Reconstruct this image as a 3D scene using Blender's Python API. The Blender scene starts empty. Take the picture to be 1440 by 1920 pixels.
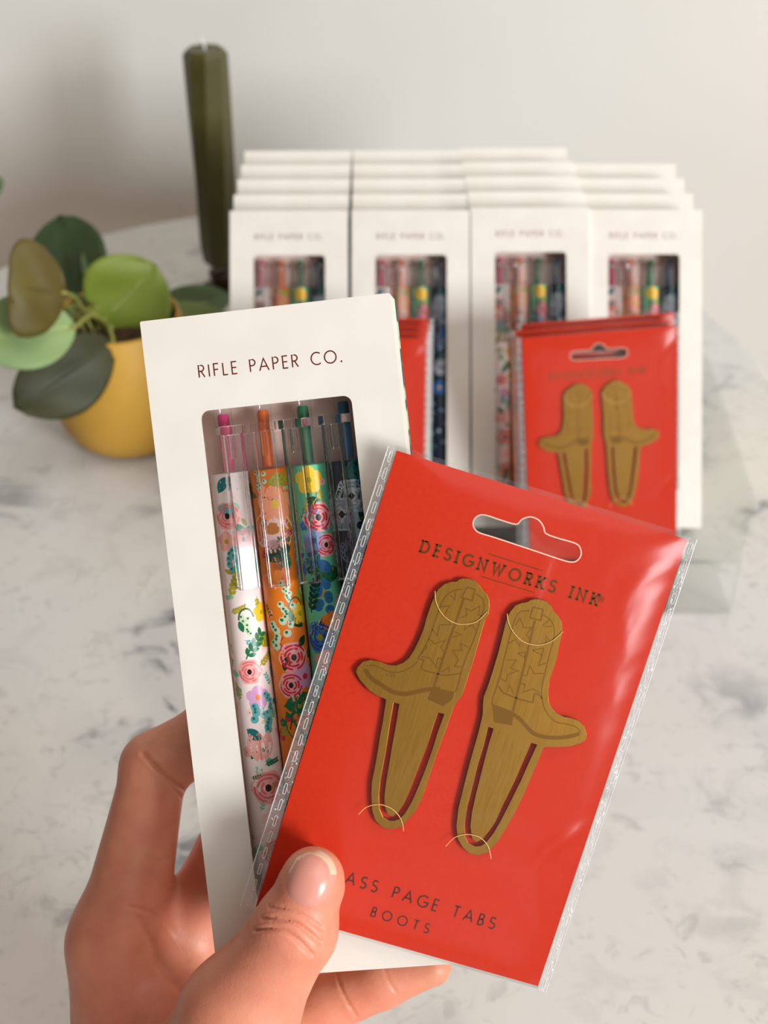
import bpy, bmesh, math, random
import numpy as np
from mathutils import Vector, Matrix
from mathutils.bvhtree import BVHTree
from mathutils.geometry import tessellate_polygon

sc = bpy.context.scene
COL = sc.collection
# ------------------------------------------------------------------ camera
F = 2400.0                       # focal length in pixels of the 1440x1920 frame
ZT = 0.75                        # table top height
CH = 0.411                       # camera height above the table top
TH = math.radians(36)
CAM = Vector((0, 0, ZT + CH))
FW = Vector((0, math.cos(TH), -math.sin(TH)))
UP = Vector((0, math.sin(TH), math.cos(TH)))
RT = Vector((1, 0, 0))
cd = bpy.data.cameras.new('camera')
cam = bpy.data.objects.new('camera', cd)
COL.objects.link(cam)
cam.matrix_world = Matrix((( 1, UP.x, -FW.x, CAM.x), (0, UP.y, -FW.y, CAM.y), (0, UP.z, -FW.z, CAM.z), (0, 0, 0, 1)))
cd.sensor_fit = 'VERTICAL'
cd.sensor_height = 36
cd.sensor_width = 27
cd.lens = F / 1920 * 36
cd.clip_start = 0.01
cd.clip_end = 30
cd.dof.use_dof = True
cd.dof.focus_distance = 0.315
cd.dof.aperture_fstop = 16.5
sc.camera = cam

# ------------------------------------------------------------------ world (the dim room around the table)
w = bpy.data.worlds.new('room_light')
sc.world = w
w.use_nodes = True
nt = w.node_tree
nt.nodes.clear()
def wn(t, **k):
    n = nt.nodes.new(t)
    for a, b in k.items(): setattr(n, a, b)
    return n
wo = wn('ShaderNodeOutputWorld'); bg = wn('ShaderNodeBackground'); tc = wn('ShaderNodeTexCoord')
dp = wn('ShaderNodeVectorMath', operation='DOT_PRODUCT'); dp.inputs[1].default_value = (-0.30, -0.76, 0.57)
cr = wn('ShaderNodeValToRGB')
cr.color_ramp.elements[0].position = 0.86; cr.color_ramp.elements[0].color = (1.0, 0.82, 0.64, 1)
cr.color_ramp.elements[1].position = 0.985; cr.color_ramp.elements[1].color = (0.34, 0.27, 0.23, 1)
nt.links.new(tc.outputs['Generated'], dp.inputs[0])
nt.links.new(dp.outputs['Value'], cr.inputs[0])
sx = wn('ShaderNodeSeparateXYZ'); mr = wn('ShaderNodeMapRange'); sv = wn('ShaderNodeVectorMath', operation='SCALE')
mr.inputs['From Min'].default_value = -1; mr.inputs['From Max'].default_value = 1; mr.inputs['To Min'].default_value = 0.12; mr.inputs['To Max'].default_value = 1.75
nt.links.new(tc.outputs['Generated'], sx.inputs[0]); nt.links.new(sx.outputs['X'], mr.inputs['Value'])
nt.links.new(cr.outputs[0], sv.inputs[0]); nt.links.new(mr.outputs[0], sv.inputs['Scale'])
# brighter far side of the room, behind the viewer at eye level
d2 = wn('ShaderNodeVectorMath', operation='DOT_PRODUCT'); d2.inputs[1].default_value = (0.10, -0.99, -0.05)
m2 = wn('ShaderNodeMapRange'); m2.interpolation_type = 'SMOOTHSTEP'; m2.inputs['From Min'].default_value = 0.93; m2.inputs['From Max'].default_value = 0.99; m2.inputs['To Max'].default_value = 4.0
a2 = wn('ShaderNodeVectorMath', operation='ADD')
nt.links.new(tc.outputs['Generated'], d2.inputs[0]); nt.links.new(d2.outputs['Value'], m2.inputs['Value'])
nt.links.new(sv.outputs[0], a2.inputs[0]); nt.links.new(m2.outputs[0], a2.inputs[1])
nt.links.new(a2.outputs[0], bg.inputs[0])
bg.inputs[1].default_value = 0.40
nt.links.new(bg.outputs[0], wo.inputs[0])

# ------------------------------------------------------------------ lights
def area(name, loc, target, sx, sy, power, color):
    ld = bpy.data.lights.new(name, 'AREA')
    ld.shape = 'RECTANGLE'; ld.size = sx; ld.size_y = sy; ld.energy = power; ld.color = color
    o = bpy.data.objects.new(name, ld); COL.objects.link(o)
    o.location = loc
    o.rotation_euler = (Vector(target) - Vector(loc)).to_track_quat('-Z', 'Y').to_euler()
    return o
area('window_daylight', (2.0, -2.0, ZT + 0.98), (0.0, 0.8, ZT + 0.10), 0.95, 1.05, 158, (0.97, 1.0, 1.03))
area('overhead_fill', (0.7, -0.1, ZT + 1.7), (0.0, 0.6, ZT), 1.6, 1.2, 17, (1.0, 0.99, 0.98))  # unseen fill lamp, added overhead to brighten the marble top

sc.view_settings.view_transform = 'Standard'
sc.view_settings.look = 'None'
sc.view_settings.gamma = 1
sc.view_settings.use_curve_mapping = False
sc.view_settings.exposure = -0.62

# ------------------------------------------------------------------ helpers
def P(px, py, z):
    return CAM + FW * z + RT * ((px - 720) / F * z) + UP * ((960 - py) / F * z)
def ray(px, py):
    return (FW + RT * ((px - 720) / F) + UP * ((960 - py) / F))
def project(v):
    d = v - CAM; z = d.dot(FW)
    return 720 + F * d.dot(RT) / z, 960 - F * d.dot(UP) / z
def to_plane(M, px, py, zoff=0.0):
    """local (x, y) on the plane local z = zoff of frame M seen at a pixel"""
    Mi = M.inverted(); o = Mi @ CAM; d = Mi.to_3x3() @ ray(px, py)
    t = (zoff - o.z) / d.z; p = o + d * t
    return (p.x, p.y)
def srgb(r, g, b):
    f = lambda c: (c/255/12.92) if c/255 <= 0.04045 else ((c/255+0.055)/1.055)**2.4
    return (f(r), f(g), f(b), 1)

MATS = {}
def mat(name, col, rough=0.5, metal=0.0, trans=0.0, ior=1.45, sss=0.0, sheen=0.0, coat=0.0, alpha=1.0):
    if name in MATS: return MATS[name]
    m = bpy.data.materials.new(name); m.use_nodes = True
    b = m.node_tree.nodes['Principled BSDF']
    b.inputs['Base Color'].default_value = col
    b.inputs['Roughness'].default_value = rough
    b.inputs['Metallic'].default_value = metal
    b.inputs['Transmission Weight'].default_value = trans
    b.inputs['IOR'].default_value = ior
    b.inputs['Alpha'].default_value = alpha
    b.inputs['Coat Weight'].default_value = coat
    if sss:
        b.inputs['Subsurface Weight'].default_value = sss
        b.inputs['Subsurface Radius'].default_value = (1.0, 0.35, 0.2)
        b.inputs['Subsurface Scale'].default_value = 0.004
    MATS[name] = m
    return m
def nodes(m):
    t = m.node_tree; return t, t.nodes, t.links, t.nodes['Principled BSDF']
def noise_color(m, c1, c2, scale, detail=3, lo=0.35, hi=0.65, stretch=None, bump=0.0, bscale=None, bdist=0.0002):
    t, N, L, b = nodes(m)
    co = N.new('ShaderNodeTexCoord'); mp = N.new('ShaderNodeMapping')
    L.new(co.outputs['Object'], mp.inputs[0])
    if stretch: mp.inputs['Scale'].default_value = stretch
    n = N.new('ShaderNodeTexNoise'); n.inputs['Scale'].default_value = scale; n.inputs['Detail'].default_value = detail
    L.new(mp.outputs[0], n.inputs['Vector'])
    r = N.new('ShaderNodeValToRGB'); r.color_ramp.elements[0].position = lo; r.color_ramp.elements[1].position = hi
    r.color_ramp.elements[0].color = c1; r.color_ramp.elements[1].color = c2
    L.new(n.outputs['Fac'], r.inputs[0]); L.new(r.outputs[0], b.inputs['Base Color'])
    if bump:
        n2 = N.new('ShaderNodeTexNoise'); n2.inputs['Scale'].default_value = bscale or scale; n2.inputs['Detail'].default_value = 3
        L.new(mp.outputs[0], n2.inputs['Vector'])
        bp = N.new('ShaderNodeBump'); bp.inputs['Strength'].default_value = bump; bp.inputs['Distance'].default_value = bdist
        L.new(n2.outputs['Fac'], bp.inputs['Height']); L.new(bp.outputs[0], b.inputs['Normal'])
    return m
def film(name, tint=(1, 1, 1, 1), veil=0.0, rough=0.06, ior=1.4, veilcol=(0.85, 0.85, 0.85, 1), bump=None):
    """thin clear plastic film: see-through, glossy by Fresnel, with a little milky veil"""
    m = bpy.data.materials.new(name); m.use_nodes = True
    t = m.node_tree; N = t.nodes; L = t.links; N.clear()
    out = N.new('ShaderNodeOutputMaterial'); tr = N.new('ShaderNodeBsdfTransparent'); tr.inputs[0].default_value = tint
    gl = N.new('ShaderNodeBsdfGlossy'); gl.inputs['Roughness'].default_value = rough
    f0 = ((ior-1)/(ior+1))**2
    lw = N.new('ShaderNodeLayerWeight'); lw.inputs[0].default_value = 0.5
    pw = N.new('ShaderNodeMath'); pw.operation = 'POWER'; pw.inputs[1].default_value = 4.0; L.new(lw.outputs['Facing'], pw.inputs[0])
    fr = N.new('ShaderNodeMath'); fr.operation = 'MULTIPLY_ADD'; fr.inputs[1].default_value = 0.9*(1-f0); fr.inputs[2].default_value = f0; L.new(pw.outputs[0], fr.inputs[0])
    mx = N.new('ShaderNodeMixShader'); L.new(fr.outputs[0], mx.inputs[0]); L.new(tr.outputs[0], mx.inputs[1]); L.new(gl.outputs[0], mx.inputs[2])
    last = mx
    if veil:
        df = N.new('ShaderNodeBsdfDiffuse'); df.inputs[0].default_value = veilcol
        m2 = N.new('ShaderNodeMixShader'); m2.inputs[0].default_value = veil
        L.new(mx.outputs[0], m2.inputs[1]); L.new(df.outputs[0], m2.inputs[2]); last = m2
    if bump:
        co = N.new('ShaderNodeTexCoord'); n = N.new('ShaderNodeTexNoise'); n.inputs['Scale'].default_value = bump[0]
        n.inputs['Detail'].default_value = 2; n.inputs['Distortion'].default_value = 1.2
        bp = N.new('ShaderNodeBump'); bp.inputs['Strength'].default_value = bump[1]; bp.inputs['Distance'].default_value = bump[2]
        L.new(co.outputs['Object'], n.inputs['Vector']); L.new(n.outputs['Fac'], bp.inputs['Height'])
        L.new(bp.outputs[0], gl.inputs['Normal'])
    L.new(last.outputs[0], out.inputs[0])
    return m

def mesh_obj(name, verts, faces, mats, parent=None, smooth=False, midx=None):
    me = bpy.data.meshes.new(name)
    me.from_pydata([tuple(v) for v in verts], [], faces)
    for m in (mats if isinstance(mats, (list, tuple)) else [mats]): me.materials.append(m)
    if midx is not None: me.polygons.foreach_set('material_index', midx)
    if smooth: me.polygons.foreach_set('use_smooth', [True]*len(me.polygons))
    me.update()
    o = bpy.data.objects.new(name, me); COL.objects.link(o)
    if parent: o.parent = parent
    return o
def tag(o, label=None, cat=None, group=None, kind=None):
    if label: o['label'] = label
    if cat: o['category'] = cat
    if group: o['group'] = group
    if kind: o['kind'] = kind
    return o
def empty(name, M, label, cat, group=None):
    o = bpy.data.objects.new(name, None); COL.objects.link(o)
    o.empty_display_size = 0.01
    o.matrix_world = M
    return tag(o, label, cat, group)
class MB:
    """collects geometry for ONE mesh"""
    def __init__(s): s.v = []; s.f = []; s.m = []
    def add(s, verts, faces, mi=0):
        k = len(s.v); s.v += [tuple(v) for v in verts]
        s.f += [tuple(i + k for i in f) for f in faces]; s.m += [mi]*len(faces)
    def box(s, x0, x1, y0, y1, z0, z1, mi=0):
        v = [(x, y, z) for x in (x0, x1) for y in (y0, y1) for z in (z0, z1)]
        s.add(v, [(0,1,3,2),(4,6,7,5),(0,4,5,1),(2,3,7,6),(0,2,6,4),(1,5,7,3)], mi)
    def lathe(s, prof, n=32, axis='z', c=(0,0,0), mi=0, a0=0.0, cap=False):
        vs = []
        for (r, h) in prof:
            for k in range(n):
                a = a0 + 2*math.pi*k/n
                p = (r*math.cos(a), r*math.sin(a), h) if axis == 'z' else (r*math.cos(a), h, -r*math.sin(a))
                vs.append((p[0]+c[0], p[1]+c[1], p[2]+c[2]))
        fs = []
        for i in range(len(prof)-1):
            for k in range(n):
                k2 = (k+1) % n
                fs.append((i*n+k, i*n+k2, (i+1)*n+k2, (i+1)*n+k))
        if cap:
            fs.append(tuple(range(n))[::-1]); fs.append(tuple((len(prof)-1)*n+k for k in range(n)))
        s.add(vs, fs, mi)
    def tube(s, pts, r, n=8, mi=0):
        pts = [Vector(p) for p in pts]; rings = []
        R = r if isinstance(r, (list, tuple)) else [r]*len(pts)
        for i, p in enumerate(pts):
            d = (pts[min(i+1, len(pts)-1)] - pts[max(i-1, 0)]).normalized()
            a = d.cross(Vector((0.13, 0.31, 0.94)));
            if a.length < 1e-4: a = d.cross(Vector((1, 0, 0)))
            a.normalize(); b = d.cross(a)
            rings.append([p + (a*math.cos(2*math.pi*k/n) + b*math.sin(2*math.pi*k/n))*R[i] for k in range(n)])
        vs = [v for q in rings for v in q]; fs = []
        for i in range(len(pts)-1):
            for k in range(n):
                k2 = (k+1) % n; fs.append((i*n+k, i*n+k2, (i+1)*n+k2, (i+1)*n+k))
        fs.append(tuple(range(n))[::-1]); fs.append(tuple((len(pts)-1)*n+k for k in range(n)))
        s.add(vs, fs, mi)
    def ribbon(s, pts, t, z=0.0, mi=0, closed=False):
        n = len(pts)
        if n < 2: return
        L = []; R = []
        for i in range(n):
            p = Vector(pts[i])
            if closed: a, b = Vector(pts[i-1]), Vector(pts[(i+1) % n])
            else: a, b = Vector(pts[max(i-1, 0)]), Vector(pts[min(i+1, n-1)])
            d1 = (p-a); d2 = (b-p)
            if d1.length < 1e-9: d1 = d2
            if d2.length < 1e-9: d2 = d1
            d1.normalize(); d2.normalize(); d = d1+d2
            if d.length < 1e-3: d = Vector((-d1.y, d1.x))
            d.normalize(); nrm = Vector((-d.y, d.x))
            c = max(0.45, nrm.dot(Vector((-d1.y, d1.x))))
            L.append(p + nrm*(t/2/c)); R.append(p - nrm*(t/2/c))
        vs = [(q.x, q.y, z) for q in L] + [(q.x, q.y, z) for q in R]
        fs = [(i, i+n, (i+1) % n + n, (i+1) % n) for i in range(n if closed else n-1)]
        s.add(vs, fs, mi)
    def poly(s, loops, z0, z1, mi=0, bevel=0.0):
        """extruded flat shape; loops[0] outline, the rest holes"""
        vv = [[Vector((p[0], p[1], 0)) for p in l] for l in loops]
        tris = tessellate_polygon(vv)
        flat = [p for l in vv for p in l]; n = len(flat)
        vs = [(p.x, p.y, z1) for p in flat] + [(p.x, p.y, z0) for p in flat]
        fs = []
        for t in tris:
            a, b, c = (flat[i] for i in t)
            up = (b-a).cross(c-a).z > 0
            fs.append(t if up else t[::-1]); u = tuple(i+n for i in t); fs.append(u[::-1] if up else u)
        k = 0
        for l in vv:
            m_ = len(l)
            for i in range(m_):
                j = (i+1) % m_; fs.append((k+i, k+j, k+j+n, k+i+n))
            k += m_
        s.add(vs, fs, mi)
    def build(s, name, mats, parent=None, smooth=False):
        return mesh_obj(name, s.v, s.f, mats, parent, smooth, s.m)
def autosmooth(o, ang=40):
    me = o.data
    me.polygons.foreach_set('use_smooth', [True]*len(me.polygons))
    me.set_sharp_from_angle(angle=math.radians(ang)) if hasattr(me, 'set_sharp_from_angle') else None
def smooth_loop(pts, n=3, closed=True):
    """Catmull-Rom densify"""
    out = []; m_ = len(pts)
    rng = range(m_) if closed else range(m_-1)
    for i in rng:
        g = (lambda k: Vector(pts[k % m_])) if closed else (lambda k: Vector(pts[min(max(k, 0), m_-1)]))
        p0, p1, p2, p3 = g(i-1), g(i), g(i+1), g(i+2)
        for j in range(n):
            t = j/n
            q = 0.5*((2*p1) + (p2-p0)*t + (2*p0-5*p1+4*p2-p3)*t*t + (3*p1-p0-3*p2+p3)*t*t*t)
            out.append(tuple(q))
    if not closed: out.append(tuple(pts[-1]))
    return out
def rrect(x0, x1, y0, y1, r, n=6):
    o = []
    for cx, cy, a in ((x1-r, y0+r, -90), (x1-r, y1-r, 0), (x0+r, y1-r, 90), (x0+r, y0+r, 180)):
        for k in range(n+1):
            t = math.radians(a + 90*k/n); o.append((cx+r*math.cos(t), cy+r*math.sin(t)))
    return o

# ------------------------------------------------------------------ stroke lettering
def arc(cx, cy, rx, ry, a0, a1, n=14):
    return [(cx+rx*math.cos(math.radians(a0+(a1-a0)*k/n)), cy+ry*math.sin(math.radians(a0+(a1-a0)*k/n))) for k in range(n+1)]
def glyph(c):
    """(advance width, strokes, slab serif marks (x, y, halfwidth)) at cap height 1"""
    if c == 'I': return 0.10, [[(0.05, 0), (0.05, 1)]], [(0.05, 0, .2), (0.05, 1, .2)]
    if c == 'L': return 0.42, [[(0.05, 1), (0.05, 0), (0.42, 0)]], []
    if c == 'E': return 0.46, [[(0.46, 1), (0.05, 1), (0.05, 0), (0.46, 0)], [(0.05, .52), (0.42, .52)]], [(-.02, 0, .1), (-.02, 1, .1)]
    if c == 'F': return 0.44, [[(0.44, 1), (0.05, 1), (0.05, 0)], [(0.05, .52), (0.40, .52)]], []
    if c == 'P': return 0.50, [[(0.05, 0), (0.05, 1), (0.26, 1)] + arc(0.24, .75, .25, .25, 90, -90) + [(0.05, .5)]], []
    if c == 'R': return 0.54, [[(0.05, 0), (0.05, 1), (0.26, 1)] + arc(0.24, .75, .25, .25, 90, -90) + [(0.05, .5)], [(0.24, .5), (0.52, 0)]], [(0.05, 0, .17), (0.0, 1, .1), (0.54, 0, .12)]
    if c == 'B': return 0.52, [[(0.05, 0), (0.05, 1), (0.24, 1)] + arc(0.22, .76, .22, .24, 90, -90) + [(0.05, .52)], [(0.22, .52)] + arc(0.23, .26, .26, .26, 90, -90) + [(0.05, 0)]], []
    if c == 'A': return 0.78, [[(0.0, 0), (0.39, 1.0), (0.78, 0)], [(0.15, .34), (0.63, .34)]], []
    if c == 'C': return 0.80, [arc(0.50, .5, .47, .5, 52, 308, 22)], []
    if c == 'G': return 0.88, [arc(0.50, .5, .47, .5, 50, 340, 24) + [(0.94, .46), (0.52, .46)]], []
    if c == 'O': return 1.0, [arc(0.5, .5, .48, .5, 0, 360, 28)], []
    if c == 'S': return 0.52, [arc(0.26, .755, .225, .245, 35, 270, 14) + arc(0.26, .255, .25, .255, 90, -145, 14)[1:]], [(0.5, .9, .03), (0.0, .1, .03)]
    if c == 'T': return 0.56, [[(0, 1), (0.56, 1)], [(0.28, 1), (0.28, 0)]], []
    if c == 'D': return 0.74, [[(0.05, 0), (0.05, 1), (0.28, 1)] + arc(0.27, .5, .42, .5, 90, -90, 18) + [(0.05, 0)]], [(-.02, 0, .1), (-.02, 1, .1)]
    if c == 'N': return 0.76, [[(0.08, 0), (0.08, 1), (0.68, 0), (0.68, 1)]], [(0.08, 0, .17), (0.0, 1, .1), (0.68, 1, .17)]
    if c == 'W': return 1.10, [[(0.08, 1), (0.32, 0), (0.55, .95), (0.78, 0), (1.02, 1)]], [(0.08, 1, .17), (1.02, 1, .17)]
    if c == 'K': return 0.68, [[(0.08, 0), (0.08, 1)], [(0.6, 1), (0.1, .42)], [(0.25, .58), (0.62, 0)]], [(0.08, 0, .17), (0.08, 1, .17), (0.6, 1, .15), (0.64, 0, .15)]
    if c == '.': return 0.12, [[(0.0, 0.03), (0.12, 0.03)]], []
    return 0.42, [], []
def text_width(s, tr):
    return sum(glyph(c)[0] for c in s) + tr*(len(s)-1)
def lettering(mb, s, origin, xdir, h, tr, t, z, slab=False, mi=0):
    """origin/xdir 2-D in the plane, h cap height, tr tracking and t stroke in cap heights"""
    xd = Vector(xdir).normalized(); yd = Vector((-xd.y, xd.x)); x = 0
    o = Vector(origin)
    T = lambda p: tuple(o + xd*(p[0]*h) + yd*(p[1]*h))
    for c in s:
        adv, st, ser = glyph(c)
        for q in st: mb.ribbon([T((x+a, b)) for a, b in q], t*h, z, mi)
        if c == '.': mb.ribbon([T((x, .06)), T((x+.12, .06))], .12*h, z, mi)
        if slab:
            for (a, b, hw) in ser: mb.ribbon([T((x+a-hw, b)), T((x+a+hw, b))], t*h*0.9, z, mi)
        x += adv + tr

# ------------------------------------------------------------------ materials
M_cream = noise_color(mat('cream_card', srgb(238, 230, 214), 0.55), srgb(230, 225, 215), srgb(226, 220, 209), 60, 2)
M_cream_in = mat('taupe_insert', srgb(246, 216, 202), 0.7)
M_green = noise_color(mat('green_floral_back', srgb(70, 120, 90), 0.5), srgb(28, 84, 66), srgb(150, 190, 160), 220, 1, .45, .55)
M_foil = mat('rose_gold_foil', srgb(124, 44, 34), 0.30, 0.4)
M_red = noise_color(mat('red_card', srgb(208, 52, 16), 0.62), srgb(196, 42, 2), srgb(189, 36, 1), 900, 2, .3, .7, bump=0.10, bscale=2600, bdist=0.00006)
M_red.node_tree.nodes['Principled BSDF'].inputs['Specular IOR Level'].default_value = 0.2
M_gold = mat('gold_foil', srgb(124, 70, 24), 0.25, 0.6)
M_darkfoil = mat('bronze_foil', srgb(78, 20, 12), 0.30, 0.3)
M_whiteedge = mat('hole_edge_highlight', srgb(240, 190, 170), 0.7)  # pale colour for the highlight painted round the hanging hole
M_brass = noise_color(mat('brushed_brass', srgb(178, 140, 66), 0.38, 0.92), srgb(140, 101, 33), srgb(154, 114, 42), 2600, 2, .3, .7, stretch=(1, .05, 1))
M_brass_etch = mat('etched_brass', srgb(112, 76, 20), 0.5, 0.85)
M_bag = film('clear_bag_film', veil=0.003, rough=0.20, ior=1.34, bump=(22, 0.4, 0.002))
M_seam = film('heat_sealed_film', veil=0.10, rough=0.18, ior=1.55, bump=(420, 0.9, 0.001))
M_loop = film('embossed_seal', veil=0.55, rough=0.2, ior=1.5)
M_acryl = film('clear_acrylic', tint=(0.985, 0.992, 0.988, 1), rough=0.03, ior=1.45)
M_clear = mat('clear_pen_plastic', (1, 1, 1, 1), 0.03, 0, 1.0, 1.42)
M_clip = mat('clear_clip_plastic', (1, 1, 1, 1), 0.07, 0, 1.0, 1.5)
M_wax = noise_color(mat('olive_wax', srgb(78, 72, 34), 0.42, sss=0.05), srgb(72, 67, 30), srgb(82, 76, 36), 30, 2)
M_brownmetal = mat('dark_holder_metal', srgb(60, 42, 26), 0.45, 0.3)
M_wick = mat('cotton_wick', srgb(225, 220, 215), 0.9)
M_pot = noise_color(mat('mustard_ceramic', srgb(208, 160, 62), 0.5), srgb(198, 152, 56), srgb(188, 143, 52), 25, 3)
M_soil = noise_color(mat('dark_soil', srgb(52, 36, 22), 0.95), srgb(40, 27, 16), srgb(88, 62, 36), 400, 3)
M_stem = mat('pale_green_stem', srgb(140, 140, 66), 0.6)

# ------------------------------------------------------------------ the room
def marble():
    m = mat('white_marble', srgb(225, 223, 218), 0.28)
    t, N, L, b = nodes(m)
    co = N.new('ShaderNodeTexCoord')
    def nz(scale, detail, dist, lo, hi, rough=0.6):
        n = N.new('ShaderNodeTexNoise'); n.inputs['Scale'].default_value = scale; n.inputs['Detail'].default_value = detail
        n.inputs['Distortion'].default_value = dist; n.inputs['Roughness'].default_value = rough
        L.new(co.outputs['Object'], n.inputs['Vector'])
        r = N.new('ShaderNodeMapRange'); r.interpolation_type = 'SMOOTHSTEP'
        r.inputs['From Min'].default_value = lo; r.inputs['From Max'].default_value = hi
        L.new(n.outputs['Fac'], r.inputs['Value']); return r.outputs[0]
    def mix(fac, a, bcol, amt):
        k = N.new('ShaderNodeMath'); k.operation = 'MULTIPLY'; k.inputs[1].default_value = amt; L.new(fac, k.inputs[0])
        x = N.new('ShaderNodeMix'); x.data_type = 'RGBA'; L.new(k.outputs[0], x.inputs[0])
        if isinstance(a, tuple): x.inputs[6].default_value = a
        else: L.new(a, x.inputs[6])
        x.inputs[7].default_value = bcol; return x.outputs[2]
    region = nz(7.5, 3, 0.4, 0.44, 0.66)
    blots = nz(34, 5, 0.9, 0.50, 0.64)
    veins = nz(85, 4, 1.5, 0.56, 0.68)
    mul = N.new('ShaderNodeMath'); mul.operation = 'MULTIPLY'; L.new(blots, mul.inputs[0])
    ad = N.new('ShaderNodeMath'); ad.operation = 'ADD'; ad.inputs[1].default_value = 0.12; L.new(region, ad.inputs[0]); L.new(ad.outputs[0], mul.inputs[1])
    c = mix(nz(4, 2, 0.2, 0.4, 0.7), srgb(222, 221, 218), srgb(224, 217, 203), 0.7)
    c = mix(region, c, srgb(176, 177, 180), 0.42)
    c = mix(mul.outputs[0], c, srgb(98, 99, 106), 0.85)
    c = mix(veins, c, srgb(140, 138, 134), 0.26)
    L.new(c, b.inputs['Base Color'])
    return m
M_marble = marble()
M_wall = noise_color(mat('painted_wall', srgb(222, 219, 212), 0.85), srgb(222, 220, 214), srgb(217, 214, 207), 3, 2)
M_floor = noise_color(mat('oak_floor', srgb(150, 115, 80), 0.5), srgb(140, 104, 70), srgb(165, 128, 92), 6, 4, stretch=(1, 8, 1))

mb = MB(); mb.box(-2.5, 2.5, 1.0, 1.1, 0, 2.6); tag(mb.build('wall_back', M_wall), kind='structure')
mb = MB(); mb.box(-2.5, 2.5, -2.5, 1.1, -0.05, 0); tag(mb.build('floor', M_floor), kind='structure')
mb = MB(); mb.box(-2.5, 2.5, 0.988, 1.0, 0.0, 0.09); tag(mb.build('baseboard_back', mat('white_trim', srgb(230, 228, 222), 0.5)), kind='structure')

# marble table: racetrack end towards the wall
def racetrack(cx, cy, r, yend, n=48):
    p = [(cx + r*math.cos(math.pi*k/n), cy + r*math.sin(math.pi*k/n)) for k in range(n+1)]
    q = [(cx - r*math.cos(math.pi*k/n), yend - r*math.sin(math.pi*k/n)) for k in range(n+1)]
    return p + q
tbl = empty('marble_table', Matrix.Translation((0, 0, 0)), 'white marble table top with soft grey veins and a rounded far end by the wall', 'table')
mb = MB()
prof = [(0.296, ZT-0.022), (0.298, ZT-0.020), (0.298, ZT-0.002), (0.2965, ZT-0.0005), (0.295, ZT)]
loops = [racetrack(-0.05, 0.69, r, 0.15) for r, _ in prof]; n = len(loops[0])
vs = [(x, y, z) for l, (_, z) in zip(loops, prof) for (x, y) in l]
fs = [(i*n+k, i*n+(k+1) % n, (i+1)*n+(k+1) % n, (i+1)*n+k) for i in range(len(prof)-1) for k in range(n)]
fs += [tuple(range(n))[::-1], tuple((len(prof)-1)*n+k for k in range(n))]
mb.add(vs, fs); mb.build('table_top', M_marble, tbl)
mb = MB(); mb.lathe([(0.0, 0), (0.2, 0), (0.2, 0.012), (0.19, 0.02), (0.05, 0.035), (0.035, 0.06), (0.035, ZT-0.06), (0.06, ZT-0.03), (0.12, ZT-0.022), (0, ZT-0.022)], 40, c=(-0.05, 0.42, 0))
mb.build('pedestal', mat('brass_pedestal', srgb(170, 140, 80), 0.35, 0.9), tbl, True)

# ------------------------------------------------------------------ candle
CY = 0.835; CX = -0.1145
cz0, cz1 = 0.022, 0.170
cnd = empty('candle', Matrix.Translation((CX, CY, ZT + cz0 - 0.006)), 'tall dark olive green faceted pillar candle standing against the wall behind the plant', 'candle')
mb = MB(); n = 8; hgt = cz1 - cz0; prof = [(0.0, 0.0), (0.0105, 0.0), (0.0128, 0.003), (0.0140, 0.012)] + [(0.0145, 0.012+(hgt-0.016)*k/14) for k in range(1, 14)] + [(0.0145, hgt-0.0035), (0.0118, hgt), (0.004, hgt-0.0006), (0.0, hgt-0.0012)]
vs = []
for (r, h) in prof:
    tw = math.radians(18 + 34*h/hgt)
    for k in range(n):
        a = tw + 2*math.pi*k/n; vs.append((r*math.cos(a), r*math.sin(a), h+0.006))
fs = [(i*n+k, i*n+(k+1) % n, (i+1)*n+(k+1) % n, (i+1)*n+k) for i in range(len(prof)-1) for k in range(n)]
mb.add(vs, fs); o = mb.build('wax_body', M_wax, cnd); autosmooth(o, 22)
mb = MB(); mb.tube([(0, 0, hgt+0.004), (-0.0004, 0, hgt+0.009), (-0.002, 0, hgt+0.0125), (-0.0036, 0, hgt+0.014)], 0.0009, 8); mb.build('wick', M_wick, cnd, True)
hd = empty('candle_holder', Matrix.Translation((CX, CY, ZT)), 'small dark candle holder under the olive candle on the marble', 'candle holder')
mb = MB(); mb.lathe([(0, 0), (0.017, 0), (0.0175, 0.0015), (0.0165, 0.003), (0.006, 0.0045), (0.0, 0.0045)], 36); mb.build('base', M_brownmetal, hd, True)
mb = MB(); mb.lathe([(0.0, 0.0045), (0.0085, 0.0045), (0.0075, 0.008), (0.0095, 0.012), (0.0100, 0.0155), (0.0, 0.0157)], 36); mb.build('cup', M_brownmetal, hd, True)

# ------------------------------------------------------------------ plant pot
PX, PY = -0.150, 0.642
pot = empty('plant_pot', Matrix.Translation((PX, PY, ZT)), 'round mustard yellow ceramic pot on the marble table', 'plant pot')
mb = MB()
prof = [(0.0, 0.0), (0.019, 0.0), (0.026, 0.0015), (0.0335, 0.008), (0.0385, 0.017), (0.0415, 0.029), (0.0425, 0.041), (0.0418, 0.054), (0.0395, 0.067), (0.0365, 0.078), (0.0357, 0.0808), (0.0342, 0.081), (0.0337, 0.079), (0.036, 0.068), (0.036, 0.066)]
mb.lathe(prof, 64); mb.build('pot_body', M_pot, pot, True)
mb = MB(); mb.lathe([(0.0, 0.0735), (0.012, 0.0745), (0.025, 0.0735), (0.0348, 0.0725)], 40); mb.build('soil', M_soil, pot, True)

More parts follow.
